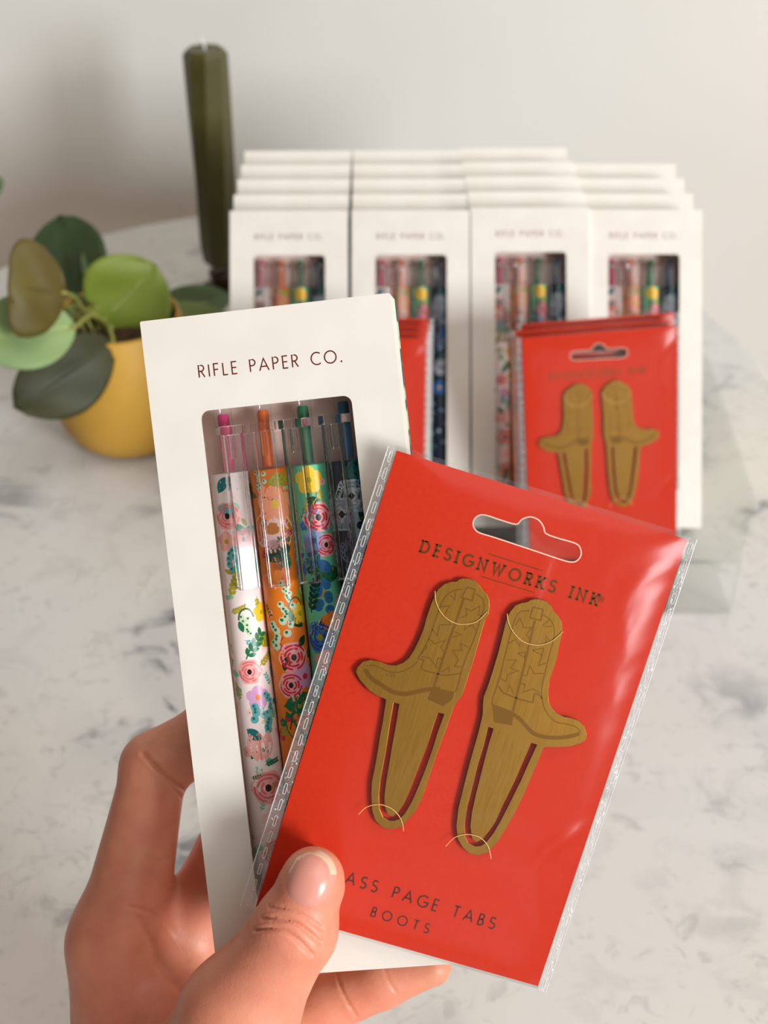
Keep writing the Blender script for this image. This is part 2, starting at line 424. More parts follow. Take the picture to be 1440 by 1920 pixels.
def leaf_mat(name, c1, c2, vein):
    m = noise_color(mat(name, c1, 0.55), c1, c2, 45, 2, .3, .7)
    return m
ML_dark = leaf_mat('leaf_dark_green', srgb(46, 66, 32), srgb(60, 80, 44), None)
ML_teal = leaf_mat('leaf_grey_green', srgb(84, 104, 62), srgb(98, 124, 84), None)
ML_bright = leaf_mat('leaf_bright_green', srgb(108, 126, 38), srgb(124, 138, 48), None)
ML_pale = leaf_mat('leaf_pale_green', srgb(130, 158, 106), srgb(142, 160, 96), None)
ML_brown = leaf_mat('leaf_olive_brown', srgb(84, 72, 26), srgb(98, 88, 34), None)
ML_olive = leaf_mat('leaf_deep_olive', srgb(44, 48, 20), srgb(58, 60, 26), None)
ML_vein = mat('leaf_vein', srgb(178, 186, 116), 0.5)
plant = empty('potted_plant', Matrix.Translation((PX, PY, ZT + 0.07)), 'leafy green houseplant with broad oval leaves growing in the mustard pot', 'plant')
PI_ = plant.matrix_world.inverted()
crown = Vector((PX-0.008, PY-0.002, ZT+0.088))
def leaf(bpx, bz, tpx, tz, halfw, mid, m, roll=0.0, bend=0.0, cup=0.12, peak=0.5, stem=True, pw=0.62, veinm=None):
    """leaf from base pixel/depth to tip pixel/depth; halfw in metres; roll about the midrib (deg) away from facing the camera"""
    A = P(bpx[0], bpx[1], bz); B = P(tpx[0], tpx[1], tz); ax = (B-A); ln = ax.length; ax.normalize()
    view = ((A+B)/2 - CAM).normalized()
    side = ax.cross(view).normalized(); nrm = side.cross(ax).normalized()
    if nrm.dot(view) > 0: nrm = -nrm
    R = Matrix.Rotation(math.radians(roll), 3, ax); side = R @ side; nrm = R @ nrm
    nu, nv = 18, 12; vs = []
    for i in range(nu+1):
        t = i/nu
        if t < peak: w_ = math.sin(math.pi/2*t/peak)**pw
        else: w_ = math.cos(math.pi/2*(t-peak)/(1-peak))**pw
        for j in range(nv+1):
            s_ = -1 + 2*j/nv
            off = -bend*ln*(2*t-1)**2 + bend*ln + cup*halfw*(abs(s_)**1.6)*w_ - 0.035*halfw*math.exp(-(s_*6)**2)
            off += 0.03*halfw*math.sin(t*9+s_*4)
            vs.append(A + ax*(ln*t) + side*(halfw*w_*s_) + nrm*off)
    f = [(i*(nv+1)+j, (i+1)*(nv+1)+j, (i+1)*(nv+1)+j+1, i*(nv+1)+j+1) for i in range(nu) for j in range(nv)]
    vs = [PI_ @ v for v in vs]
    o = mesh_obj('leaf', vs, f, [m], plant, True)
    sm = o.modifiers.new('s', 'SOLIDIFY'); sm.thickness = 0.0009; sm.offset = 0
    mb = MB()
    mb.tube([PI_ @ (A + ax*(ln*t) + nrm*(-bend*ln*(2*t-1)**2 + bend*ln - 0.025*halfw + 0.0005)) for t in [k/12 for k in range(13)]], [0.00055*(1-0.8*k/12) for k in range(13)], 6)
    mb.build('vein', veinm or ML_vein, o, True)
    if stem:
        mb = MB(); C0 = crown + Vector((random.uniform(-.006, .006), random.uniform(-.006, .006), -0.018))
        midp = (A + C0)/2 + Vector((0, 0, 0.008))
        mb.tube([PI_ @ Vector(v) for v in smooth_loop([C0, midp, A, A + ax*0.003], 5, False)], 0.0011, 8); mb.build('stem', M_stem, plant, True)
random.seed(4)
leaf((152, 612), .745, (112, 404), .775, .0250, None, ML_dark, roll=-14, bend=.04, cup=.16, peak=.52, veinm=ML_dark)
leaf((188, 606), .715, (292, 496), .705, .0262, None, ML_bright, roll=10, bend=.05, cup=.18, peak=.5, pw=.55)
leaf((124, 550), .646, (16, 536), .620, .0242, None, ML_brown, roll=6, bend=.06, cup=-.15, peak=.72, pw=.42, veinm=ML_brown)
leaf((142, 612), .661, (-56, 642), .636, .0198, None, ML_pale, roll=16, bend=.04, cup=.1, peak=.5)
leaf((212, 640), .688, (26, 764), .670, .0208, None, ML_olive, roll=-12, bend=.10, cup=.12, peak=.55, veinm=ML_olive)
leaf((276, 592), .760, (434, 556), .800, .0118, None, ML_teal, roll=-10, bend=.05, cup=.2, peak=.42)
leaf((262, 604), .735, (424, 588), .760, .0085, None, ML_pale, roll=-20, bend=.04, cup=.2, peak=.45)
leaf((178, 610), .725, (108, 556), .735, .0085, None, ML_teal, roll=10, bend=.05, cup=.2, peak=.5)
leaf((212, 602), .750, (160, 470), .760, .0100, None, ML_teal, roll=30, bend=.05, cup=.2, peak=.5)
leaf((235, 590), .765, (312, 528), .775, .0040, None, mat('leaf_rust', srgb(176, 104, 38), .5), roll=30, bend=.02, peak=.5, stem=False)
leaf((-60, 372), .80, (6, 336), .79, .0080, None, ML_teal, roll=0, bend=.02, peak=.5, stem=False)
for k in range(7):
    a = random.uniform(-.5, 3.6); mb = MB()
    p0 = crown + Vector((random.uniform(-.012, .012), random.uniform(-.012, .008), -0.016))
    p2 = crown + Vector((math.cos(a)*.024, -abs(math.sin(a))*.016, random.uniform(-.010, .008)))
    mb.tube([PI_ @ Vector(v) for v in smooth_loop([p0, (p0+p2)/2 + Vector((0, 0, .008)), p2], 5, False)], 0.0009, 6); mb.build('stem', M_stem, plant, True)

# ------------------------------------------------------------------ pen boxes and pens: local x right, y up, z towards the viewer, front face z = 0
W, H, D = 0.0614, 0.1660, 0.0155
def frame_from(TL, TR, BL):
    x = (TR-TL).normalized(); y = (TL-BL); y = (y - x*y.dot(x)).normalized(); z = x.cross(y)
    return x, y, z
TLz, TRz, BLz = 0.3165, 0.3110, 0.3285
a, b_, c_ = P(262, 603, TLz), P(731, 549, TRz), P(430, 1838, BLz)
s = W/(b_-a).length
a, b_, c_ = P(262, 603, TLz*s), P(731, 549, TRz*s), P(430, 1838, BLz*s)
hx, hy, hz = frame_from(a, b_, c_)
o_ = (a+b_)/2 - hy*H
HB = Matrix(((hx.x, hy.x, hz.x, o_.x), (hx.y, hy.y, hz.y, o_.y), (hx.z, hy.z, hz.z, o_.z), (0, 0, 0, 1)))
WX0, WX1, WY0, WY1 = -0.0184, 0.0188, 0.0190, H-0.0232
def make_box_parts(root, pens=True):
    mb = MB(); t = 0.0005; e = 0.0003
    outl = rrect(-W/2, W/2, 0, H, 0.0004, 2)
    mb.poly([outl, rrect(WX0, WX1, WY0, WY1, 0.0021)[::-1]], -t, 0)
    mb.box(-W/2, -W/2+t, 0.0003, H-.0003, -D+t, -t); mb.box(W/2-t, W/2, 0.0003, H-.0003, -D+t, -t)
    mb.box(-W/2+t, W/2-t, H-t-.0002, H-.0002, -D+t, -t); mb.box(-W/2+t, W/2-t, 0.0002, t+.0002, -D+t, -t)
    mb.build('carton', M_cream, root)
    mb = MB(); mb.box(-W/2-e, W/2+e, 0, H+e, -D, -D+t); mb.build('back_panel', M_green, root)
    if pens:
        mb = MB(); mb.box(-W/2+.001, W/2-.001, 0.002, H-.002, -D+.0008, -D+.0012); mb.build('insert', M_cream_in, root)
    mb = MB(); tw = text_width('RIFLE PAPER CO.', 0); hh = 0.00292; span = 0.0353
    tr = (span/hh - tw)/14
    lettering(mb, 'RIFLE PAPER CO.', (-span/2-.0001, H-0.0136-hh/2), (1, 0), hh, tr, .105, 0.00005)
    mb.build('lettering', M_foil, root)

# pens -------------------------------------------------------------
PR = 0.0049; PZ = -0.0090
PENX = (-0.0148, -0.0047, 0.0054, 0.0155)
PL0 = 0.010                       # pen bottom above the box bottom
YB = H-0.0232-0.0158              # top of the printed barrel (box frame)
def wrap(u, v, off): return ((PR+off)*math.sin(u/PR), v, (PR+off)*math.cos(u/PR))
class Barrel(MB):
    def disc(s, u, v, rr, off, mi, sx=1.0, rot=0.0, n=16, scal=0.0, lob=5):
        rings = 3; vs = [wrap(u, v, off)]; 
        for q in range(1, rings+1):
            for k in range(n):
                a = 2*math.pi*k/n; r = rr*q/rings*(1+scal*math.cos(lob*a))
                x = r*math.cos(a)*sx; y = r*math.sin(a)
                vs.append(wrap(u + x*math.cos(rot)-y*math.sin(rot), v + x*math.sin(rot)+y*math.cos(rot), off))
        fs = [(0, 1+k, 1+(k+1) % n) for k in range(n)]
        for q in range(rings-1):
            for k in range(n): fs.append((1+q*n+k, 1+(q+1)*n+k, 1+(q+1)*n+(k+1) % n, 1+q*n+(k+1) % n))
        s.add(vs, fs, mi)
    def strk(s, pts, t, off, mi):
        k = len(s.v); s.ribbon(pts, t, 0, mi)
        for i in range(k, len(s.v)): s.v[i] = wrap(s.v[i][0], s.v[i][1], off)
    def leafshape(s, u, v, L_, wd, rot, off, mi, vein=None):
        n = 8; top = []; bot = []
        for k in range(n+1):
            t = k/n; wv = wd*math.sin(math.pi*t)**.8
            top.append((L_*t, wv)); bot.append((L_*t, -wv))
        R = lambda p: (u + p[0]*math.cos(rot)-p[1]*math.sin(rot), v + p[0]*math.sin(rot)+p[1]*math.cos(rot))
        mid = [(L_*k/n, 0) for k in range(n+1)]
        vs = [wrap(*R(p), off) for p in top+mid+bot]; m_ = n+1
        fs = [(i, i+1, m_+i+1, m_+i) for i in range(n)] + [(m_+i, m_+i+1, 2*m_+i+1, 2*m_+i) for i in range(n)]
        s.add(vs, fs, mi)
        if vein is not None:
            s.strk([R((0, 0)), R((L_*.92, 0))], wd*.14, off+.00001, vein)
            for q in (.25, .45, .65):
                for sg in (1, -1): s.strk([R((L_*q, 0)), R((L_*(q+.18), sg*wd*.75*math.sin(math.pi*(q+.1))))], wd*.1, off+.00001, vein)
    def rose(s, u, v, r, cl, cm, cdk, off=.00003, core=None):
        s.disc(u, v, r, off, cl, scal=.06, lob=6, n=24)
        for q, (rr, st, ln) in enumerate(((.82, 20, 110), (.82, 170, 90), (.80, 280, 70), (.60, 60, 110), (.60, 200, 100), (.58, 330, 60), (.38, 120, 130), (.38, 290, 110))):
            s.strk(arc(u, v, r*rr, r*rr*.95, st, st+ln, 8), r*.13, off+.00002, cm)
        s.disc(u, v, r*.22, off+.00004, cdk, sx=.8)
    def flower(s, u, v, r, cp, cc, off=.00003, n=5):
        for k in range(n):
            a = 2*math.pi*k/n+.3; s.disc(u+math.cos(a)*r*.55, v+math.sin(a)*r*.55, r*.48, off+k*.000003, cp, n=10)
        s.disc(u, v, r*.24, off+.00003, cc, n=8)
    def berries(s, u, v, r, c1, c2, off=.00003, n=9, seed=1):
        rd = random.Random(seed)
        for k in range(n):
            uu = u+rd.uniform(-1, 1)*r*.6; vv = v+(k/n-.5)*2*r
            s.disc(uu, vv, r*.3, off+k*.000003, c1, n=10); s.disc(uu-r*.06, vv+r*.08, r*.12, off+.00004+k*.000001, c2, n=6)
    def sprig(s, u, v, L_, rot, c, off=.00003, n=5, cs=None):
        R = lambda x, y: (u + x*math.cos(rot)-y*math.sin(rot), v + x*math.sin(rot)+y*math.cos(rot))
        s.strk([R(L_*k/5, L_*.06*math.sin(k)) for k in range(6)], L_*.045, off, cs if cs is not None else c)
        for k in range(n):
            for sg in (1, -1):
                p = R(L_*(k+.6)/n, 0); s.leafshape(p[0], p[1], L_*.3, L_*.075, rot+sg*.7, off+.00001, c)
PAL = {}
PALM = []
def pc(r, g, b):
    k = (r, g, b)
    if k not in PAL:
        PAL[k] = len(PALM); PALM.append(mat('print_%d_%d_%d' % k, srgb(r, g, b), 0.32))
    return PAL[k]
pink = pc(240, 170, 160); dpink = pc(222, 110, 116); lpink = pc(248, 206, 200); red_ = pc(214, 40, 60); black = pc(40, 18, 24); teal = pc(100, 170, 170); dteal = pc(24, 112, 110)
grn = pc(30, 110, 70); dgrn = pc(18, 62, 40); mint = pc(110, 200, 160); yel = pc(240, 190, 50); olive = pc(170, 160, 40); orng = pc(240, 130, 40); lil = pc(214, 160, 200); blue = pc(40, 110, 180)
lblue = pc(150, 175, 225); creamg = pc(200, 215, 180); white = pc(226, 226, 224); greyb = pc(150, 170, 190); peach = pc(250, 160, 120); navy = pc(24, 32, 64); greyw = pc(196, 196, 196); pbase = pc(243, 226, 222); obase = pc(236, 126, 36); mbase = pc(106, 196, 156); nbase = pc(26, 34, 58)
PX_M = 0.327/2400
MOT = [
 [('sp', 425, 905, 22, greyw, 0), ('leaf', 404, 952, 30, teal, -.3), ('leaf', 408, 925, 26, dteal, 1.0), ('rose', 426, 968, 20), ('flower', 424, 1016, 15, pink, olive), ('rose', 456, 1012, 17), ('leafv', 444, 982, 20, grn, -1.2), ('ber', 436, 1046, 17, teal, dteal), ('leafv', 445, 1072, 34, mint, .25), ('sprig', 430, 1120, 34, olive, 1.1), ('sprig', 432, 1150, 22, olive, .3),
  ('arch', 462, 1162), ('ber', 459, 1172, 14, creamg, grn), ('flower', 494, 1150, 14, yel, olive), ('leafv', 480, 1190, 36, olive, -.6), ('sprig', 462, 1236, 42, grn, .9), ('sprig', 488, 1250, 26, olive, .6), ('rose', 468, 1260, 18), ('flower', 484, 1308, 17, lil, orng), ('ber', 492, 1345, 20, teal, dteal), ('ber', 512, 1318, 15, teal, dteal), ('leafv', 462, 1368, 26, dteal, -.7), ('tulip', 488, 1400, 24, pink), ('sprig', 497, 1435, 20, grn, .2), ('rose', 503, 1478, 25), ('flower', 516, 1540, 20, lpink, orng), ('rose', 520, 1600, 22), ('sprig', 515, 1650, 40, grn, 1.2), ('rose', 535, 1700, 20)],
 [('leafv', 500, 905, 34, olive, .1), ('ber', 486, 892, 12, creamg, grn), ('flower', 516, 945, 27, peach, yel), ('peony', 512, 995, 31), ('leafv', 498, 1050, 42, dgrn, .4), ('leafv', 520, 1030, 34, grn, -1.1), ('tulip', 535, 1085, 20, orng), ('ber', 536, 1108, 14, creamg, grn), ('ber', 540, 1150, 17, creamg, grn), ('ber', 524, 1186, 20, creamg, grn), ('arch', 556, 1142), ('flower', 566, 1152, 16, yel, olive), ('leafv', 540, 1145, 34, dgrn, -.9), ('rosered', 551, 1233, 22), ('leaf', 533, 1258, 22, dgrn, 1.2), ('leaf', 562, 1215, 20, dgrn, .9), ('flower', 574, 1270, 19, lil, red_), ('rosered', 546, 1285, 19), ('leafv', 532, 1325, 52, grn, .1), ('leafv', 536, 1335, 56, grn, -1.0), ('flower', 560, 1440, 22, peach, yel), ('rosered', 575, 1500, 20), ('leafv', 575, 1550, 50, grn, 1.0), ('rosered', 590, 1620, 22), ('flower', 600, 1680, 20, lil, yel)],
 [('flower', 578, 896, 20, yel, olive), ('leafv', 572, 962, 40, olive, .8), ('stem', 576, 940), ('rosered', 597, 970, 22), ('flower', 588, 1014, 17, lblue, blue), ('rosered', 612, 1022, 17), ('leaf', 590, 1052, 30, blue, -.6), ('ber', 592, 1048, 12, blue, dteal), ('leafv', 592, 1082, 40, grn, .1), ('ber', 600, 1115, 22, blue, dteal), ('sprig', 582, 1150, 40, dgrn, 1.3), ('flower', 622, 1165, 15, orng, yel), ('leafv', 602, 1160, 36, dgrn, -1.2), ('roseblue', 600, 1195, 23), ('flower', 612, 1240, 18, pink, yel), ('leafv', 610, 1290, 44, grn, .7), ('rosered', 620, 1340, 20), ('flower', 630, 1400, 20, lblue, yel), ('sprig', 640, 1480, 44, grn, 1.2)],
 [('leafv', 640, 892, 44, dteal, .35), ('leaf', 668, 915, 20, blue, .9), ('rosegrey', 658, 930, 24), ('leaf', 672, 960, 26, dgrn, -.8), ('rosegrey', 640, 965, 24), ('flower', 676, 985, 24, greyb, navy), ('ber', 655, 1030, 17, lblue, navy), ('leafv', 660, 1010, 34, dgrn, -1.0), ('flower', 690, 1040, 20, blue, navy), ('ber', 670, 1080, 20, lblue, navy), ('leafv', 660, 1130, 44, dteal, .9), ('rosegrey', 690, 1180, 24), ('flower', 690, 1260, 22, blue, yel), ('leafv', 700, 1330, 44, dgrn, .9)],
]
INK = [('pink', srgb(226, 52, 122), pbase, 'pale pink and white'), ('orange', srgb(240, 110, 30), obase, 'orange'), ('green', srgb(10, 116, 70), mbase, 'mint green'), ('blue', srgb(44, 118, 168), nbase, 'dark navy')]
pen_meshes = []
def pen_parts(i):
    yb = YB-PL0                      # barrel top in the pen frame
    mb = Barrel()
    base = INK[i][2]
    mb.lathe([(0.0006, 0), (0.0012, 0.001), (0.0022, 0.006), (0.0036, 0.012), (PR-.0002, 0.0145), (PR, 0.016), (PR, 0.03), (PR, yb-.0003), (PR-.0003, yb), (0.0, yb)], 40, 'y', mi=base)
    rd = random.Random(11+i); fill = ([grn, teal, pink, olive, lpink, mint], [dgrn, grn, peach, olive, creamg, red_], [dgrn, grn, olive, blue, pc(246, 168, 172), yel], [dteal, dgrn, greyb, blue, teal, lblue])[i]
    for q in range(90):
        u = rd.uniform(-.0115, .0115); v = .018 + (yb-.022)*(q+rd.random())/90; c = rd.choice(fill); k_ = rd.random()
        if k_ < .35: mb.leafshape(u, v, rd.uniform(.0022, .0038), rd.uniform(.0005, .0009), rd.uniform(0, 6.28), .00001+q*1e-7, c)
        elif k_ < .6: mb.sprig(u, v, rd.uniform(.0025, .004), rd.uniform(0, 6.28), c, .00001+q*1e-7, 4)
        elif k_ < .85: mb.flower(u, v, rd.uniform(.0009, .0017), c, olive, .00001)
        else: mb.berries(u, v, .0011, c, white, .00001, 6, q)
    for m in MOT[i]:
        k = m[0]; x, y = to_plane(HB, m[1], m[2], PZ+PR); u = x-PENX[i]; v = y-PL0
        if v > yb-.0015 and k != 'sp': v = yb-.0022
        if abs(u) > .0085: u = math.copysign(.0085, u)
        s_ = (m[3] if len(m) > 3 else 20)*PX_M*1.3
        v = min(v, yb-s_-.0002) if k in ('rose', 'flower', 'ber') else v
        if k == 'rose': mb.rose(u, v, s_, pink, dpink, black)
        elif k == 'rosered': mb.rose(u, v, s_, pc(246, 168, 172), red_, black)
        elif k == 'roseblue': mb.rose(u, v, s_, pc(70, 130, 205), pc(30, 80, 170), olive)
        elif k == 'rosegrey': mb.rose(u, v, s_, pc(206, 216, 224), pc(150, 165, 180), black)
        elif k == 'peony':
            mb.disc(u, v, s_, .00003, lpink, scal=.05, lob=7, n=28)
            for q in range(5): mb.strk(arc(u, v, s_*(.9-.13*q), s_*(.5+.07*q), 200+q*5, 340-q*5, 10), s_*.04, .00006, pink)
            mb.disc(u, v+s_*.1, s_*.28, .00007, pc(196, 120, 50), scal=.15, lob=7)
        elif k == 'flower': mb.flower(u, v, s_, m[4], m[5])
        elif k == 'ber': mb.berries(u, v, s_, m[4], m[5], seed=m[1])
        elif k == 'sp':
            rd = random.Random(3)
            for _ in range(26): mb.disc(u+rd.uniform(-1, 1)*s_, min(v, yb-s_)+rd.uniform(-1, 1)*s_*.9, rd.uniform(.00006, .0002), .00003, m[4], n=6)
        elif k == 'leaf': mb.leafshape(u, v, s_, s_*.28, m[5], .00004, m[4])
        elif k == 'leafv': mb.leafshape(u, v, s_, s_*.3, m[5], .00004, m[4], pc(14, 60, 44) if m[4] in (grn, dgrn, dteal, mint) else pc(90, 96, 20))
        elif k == 'sprig': mb.sprig(u, v, s_, m[5], m[4], .00005)
        elif k == 'arch': mb.strk(arc(u, v, .0019, .0028, 180, 10, 10), .0004, .00008, pc(60, 100, 60)); mb.leafshape(u-.0019, v-.0002, .0030, .0007, -1.3, .00007, grn)
        elif k == 'tulip':
            for q in (-.5, 0, .5): mb.leafshape(u-q*s_*.5, v-s_*.9, s_*1.8, s_*.38, 1.57+q*.35, .00004+.00001*abs(q), m[4])
            mb.strk([(u, v-s_*.8), (u, v+s_*.7)], s_*.05, .00007, dpink)
        elif k == 'stem': mb.strk([(u-.0004, v-.003), (u, v), (u+.0004, v+.004)], .0005, .00004, grn)
    out = [('barrel', mb, list(PALM), True)]
    # clear ribbed collar
    mb = MB(); nr = 48; ch = 0.0088; prof = [(0.0, 0), (1.0, 0), (1.0, ch-.0006), (.93, ch), (0.0, ch)]
    vs = []
    for (r, h) in prof:
        for k in range(nr*2):
            a = math.pi*k/nr; rr = r*(PR-.0001)*(1 - (.018 if k % 2 else 0)); vs.append((rr*math.cos(a), yb+.0001+h, -rr*math.sin(a)))
    n = nr*2
    fs = [(i2*n+k, i2*n+(k+1) % n, (i2+1)*n+(k+1) % n, (i2+1)*n+k) for i2 in range(len(prof)-1) for k in range(n)]
    mb.add(vs, fs); out.append(('collar', mb, [M_collar], False))
    # plunger tube and refill
    mb = MB(); mb.lathe([(0, yb+ch+.0002), (.0022, yb+ch+.0002), (.0022, yb+ch+.0195), (.0017, yb+ch+.0205), (0, yb+ch+.0205)], 28, 'y'); out.append(('plunger', mb, [M_collar], True))
    mb = MB(); mb.lathe([(0, yb+.0003), (.00145, yb+.0003), (.00145, yb+ch+.0052), (.0012, yb+ch+.0058), (0, yb+ch+.0058)], 24, 'y'); out.append(('ink_refill', mb, [mat('ink_'+INK[i][0], INK[i][1], .25)], True))
    # clip: open channel on a bridge
    ang = math.radians((26, 6, -18, -20)[i]); mb = MB(); wd = .0026; t = .0006; r0 = PR+.0004; r1 = PR+.0030; yt = yb+ch+.0006; yl = yt-.0385
    R = Matrix.Rotation(ang, 4, 'Y')
    k0 = len(mb.v)
    mb.box(-wd, -wd+t, yl, yt, r0, r1); mb.box(wd-t, wd, yl, yt, r0, r1); mb.box(-wd+t, wd-t, yl, yt, r1-t, r1)
    mb.box(-wd+t, wd-t, yl, yl+t, r0, r1-t)
    mb.box(-.0006, .0006, yt-.006, yt, r0, r1-t)
    mb.box(-wd-.0006, wd+.0006, yt, yt+.0022, PR-.002, r1+.0002)
    mb.box(-wd+.0014, wd-.0014, yl+.004, yl+.0115, r0-.0004, r0)
    mb.v = [tuple(R @ Vector(v)) for v in mb.v]
    out.append(('clip', mb, [M_clip], False))
    return out
M_collar = film('clear_collar_plastic', tint=(0.99, 0.985, 0.985, 1), veil=0.03, rough=0.12, ior=1.42)
pen_src = {}
def place_pen(boxM, i, label, group):
    M = boxM @ Matrix.Translation((PENX[i], PL0, PZ))
    root = empty('pen', M, label, 'pen', group)
    if i not in pen_src:
        parts = []
        for name, mb, mats_, sm in pen_parts(i):
            o = mb.build(name, mats_, root)
            if name == 'barrel':
                for m_ in PALM[len(o.data.materials):]: o.data.materials.append(m_)
                autosmooth(o, 50)
            elif sm: autosmooth(o, 40)
            if name == 'clip':
                bv = o.modifiers.new('bevel', 'BEVEL'); bv.width = .00018; bv.segments = 2
            if name == 'ink_refill': o['label'] = INK[i][0] + ' ink refill seen through the clear top'
            parts.append(o)
        pen_src[i] = parts
    else:
        for p in pen_src[i]:
            c = p.copy(); COL.objects.link(c); c.parent = root; c.matrix_parent_inverse = Matrix()
    return root

held = empty('pen_box', HB, 'cream pen box held upright in the hand, partly covered by the red pack', 'pen box')
make_box_parts(held)
for i in range(4):
    place_pen(HB, i, '%s floral pen with %s ink, %s in the hand-held box' % (INK[i][3], INK[i][0], ('leftmost', 'second from left', 'third from left', 'rightmost')[i]), 'floral pens in the hand-held box')

# the display rows behind
zb = 0.6655
def bg_matrix(cx, z, topy_px, roll=0.0):
    p = P(cx, topy_px, z)
    x, y, zz = RT.copy(), UP.copy(), -FW
    R = Matrix.Rotation(math.radians(roll), 3, zz); x = R @ x; y = R @ y
    o = p - y*H
    return Matrix(((x.x, y.x, zz.x, o.x), (x.y, y.y, zz.y, o.y), (x.z, y.z, zz.z, o.z), (0, 0, 0, 1)))
cols = [('leftmost', 541.5, 395, 5), ('second', 770, 394, 5), ('third', 993.5, 389, 5), ('rightmost', 1207, 393, 4)]
ordn = ['front', 'second from front', 'third from front', 'fourth from front', 'rearmost']
STEP = Vector((0, 0.0175/math.cos(TH), 0))
box_src = None; box_plain = None
rdn = random.Random(7)
box_mats = {}
for ci, (cn, cx, ty, nrow) in enumerate(cols):
    M0 = bg_matrix(cx, zb + (0.002 if ci == 3 else 0), ty, (0.15, 0.0, 0.25, -0.2)[ci])
    for r in range(nrow):
        M = Matrix.Translation(STEP*r + Vector((0.0009*r*(0, -.2, -.4, -.7)[ci], 0, 0))) @ M0
        pos = ordn[r] if not (ci == 3 and r == 3) else 'rearmost'
        root = empty('pen_box', M, 'cream pen box, %s in the %s display column' % (pos, cn), 'pen box', 'cream pen boxes in the clear display')
        if r == 0:
            if ci == 0: make_box_parts(root); box_src = [c for c in COL.objects if c.parent == root]
            else:
                for p in box_src:
                    c = p.copy(); COL.objects.link(c); c.parent = root; c.matrix_parent_inverse = Matrix()
            for i in range(4):
                place_pen(M, i, '%s floral pen with %s ink in the %s column front box' % (INK[i][3], INK[i][0], cn), 'floral pens in the display boxes')
        else:
            if box_plain is None: make_box_parts(root, False); box_plain = [c for c in COL.objects if c.parent == root]
            else:
                for p in box_plain:
                    c = p.copy(); COL.objects.link(c); c.parent = root; c.matrix_parent_inverse = Matrix()

# ------------------------------------------------------------------ red page-tab packs
CW = 0.0725
z1, z2, z3 = 0.3035, 0.3078, 0.3150
a, b_, c_ = P(744, 845, z1), P(1289, 1012, z2), P(474, 1698, z3)
s = CW/(b_-a).length
a, b_, c_ = P(744, 845, z1*s), P(1289, 1012, z2*s), P(474, 1698, z3*s)
qx, qy, qz = frame_from(a, b_, c_)
CHH = (a-c_).dot(qy)
o_ = (a+b_)/2 - qy*CHH
HP = Matrix(((qx.x, qy.x, qz.x, o_.x), (qx.y, qy.y, qz.y, o_.y), (qx.z, qy.z, qz.z, o_.z), (0, 0, 0, 1)))
def reg(ox, oy, sc_, pts, z=0.0): return [to_plane(HP, ox+x/sc_, oy+y/sc_, z) for x, y in pts]
g1 = lambda p, z=.0016: reg(650, 1070, 5.143, p, z)
g2 = lambda p, z=.0016: reg(660, 1300, 6.0, p, z)
g3 = lambda p, z=.0016: reg(880, 1110, 6.0, p, z)
g4 = lambda p, z=.0016: reg(840, 1340, 5.143, p, z)
g5 = lambda p, z=.0: reg(770, 950, 3.789, p, z)
LB = g1([(1120,75),(1180,80),(1240,100),(1280,135),(1305,180),(1350,220),(1375,280),(1378,340),(1370,420),(1335,480),(1300,600),(1260,740),(1220,880),(1180,1000),(1140,1130),(1110,1210),(1060,1270)]) + g2([(1150,150),(1110,260),(1050,430),(950,700),(850,1000),(790,1180),(720,1320),(620,1430),(560,1500),(470,1525),(400,1525),(330,1500),(260,1430),(225,1320),(215,1150),(220,1000),(270,750),(310,500),(350,280),(380,78)]) + g1([(372,1240),(300,1210),(210,1150),(130,1060),(88,980),(95,940),(150,880),(230,862),(310,878),(400,910),(470,915),(540,890),(600,840),(650,760),(700,660),(740,560),(770,450),(810,330),(850,240),(880,180),(940,130),(1000,110),(1060,105),(1080,85)])
LS = g2([(470,105),(430,330),(390,600),(345,850),(318,1000),(305,1150),(310,1300),(350,1390),(420,1435),(470,1435),(540,1410),(600,1340),(670,1220),(740,1060),(820,860),(900,640),(960,440),(1035,235),(970,218),(920,360),(860,550),(770,780),(700,960),(640,1120),(580,1250),(520,1340),(460,1388),(400,1365),(365,1270),(362,1150),(380,1000),(410,820),(450,580),(500,300),(530,120)])
RB = g3([(740,82),(800,85),(870,110),(920,160),(945,210),(1000,270),(1035,330),(1045,400),(1035,500),(1010,600),(980,750),(940,880),(900,1000),(885,1150),(895,1240),(930,1310),(980,1360),(1060,1405),(1150,1420),(1230,1450),(1290,1510),(1320,1600),(1310,1660),(1260,1700),(1150,1735),(1000,1748),(850,1745)]) + g4([(915,330),(890,400),(820,560),(740,750),(640,960),(570,1080),(500,1200),(440,1270),(380,1330),(290,1355),(210,1340),(140,1280),(95,1200),(80,1080),(100,900),(150,700),(200,500),(250,320),(290,180),(320,60)]) + g3([(150,1370),(152,1250),(160,1180),(200,1080),(260,900),(320,700),(370,500),(420,300),(460,220),(520,150),(590,125),(650,115),(690,92)])
RS = g4([(388,118),(345,300),(290,480),(240,680),(190,880),(160,1050),(165,1180),(200,1240),(260,1272),(320,1265),(370,1230),(440,1140),(520,1000),(620,800),(700,640),(780,460),(858,290),(803,272),(740,420),(640,650),(540,850),(460,1030),(400,1120),(340,1195),(275,1230),(230,1190),(215,1080),(230,940),(270,760),(330,520),(390,290),(438,135)])
SL = [(110,0)]
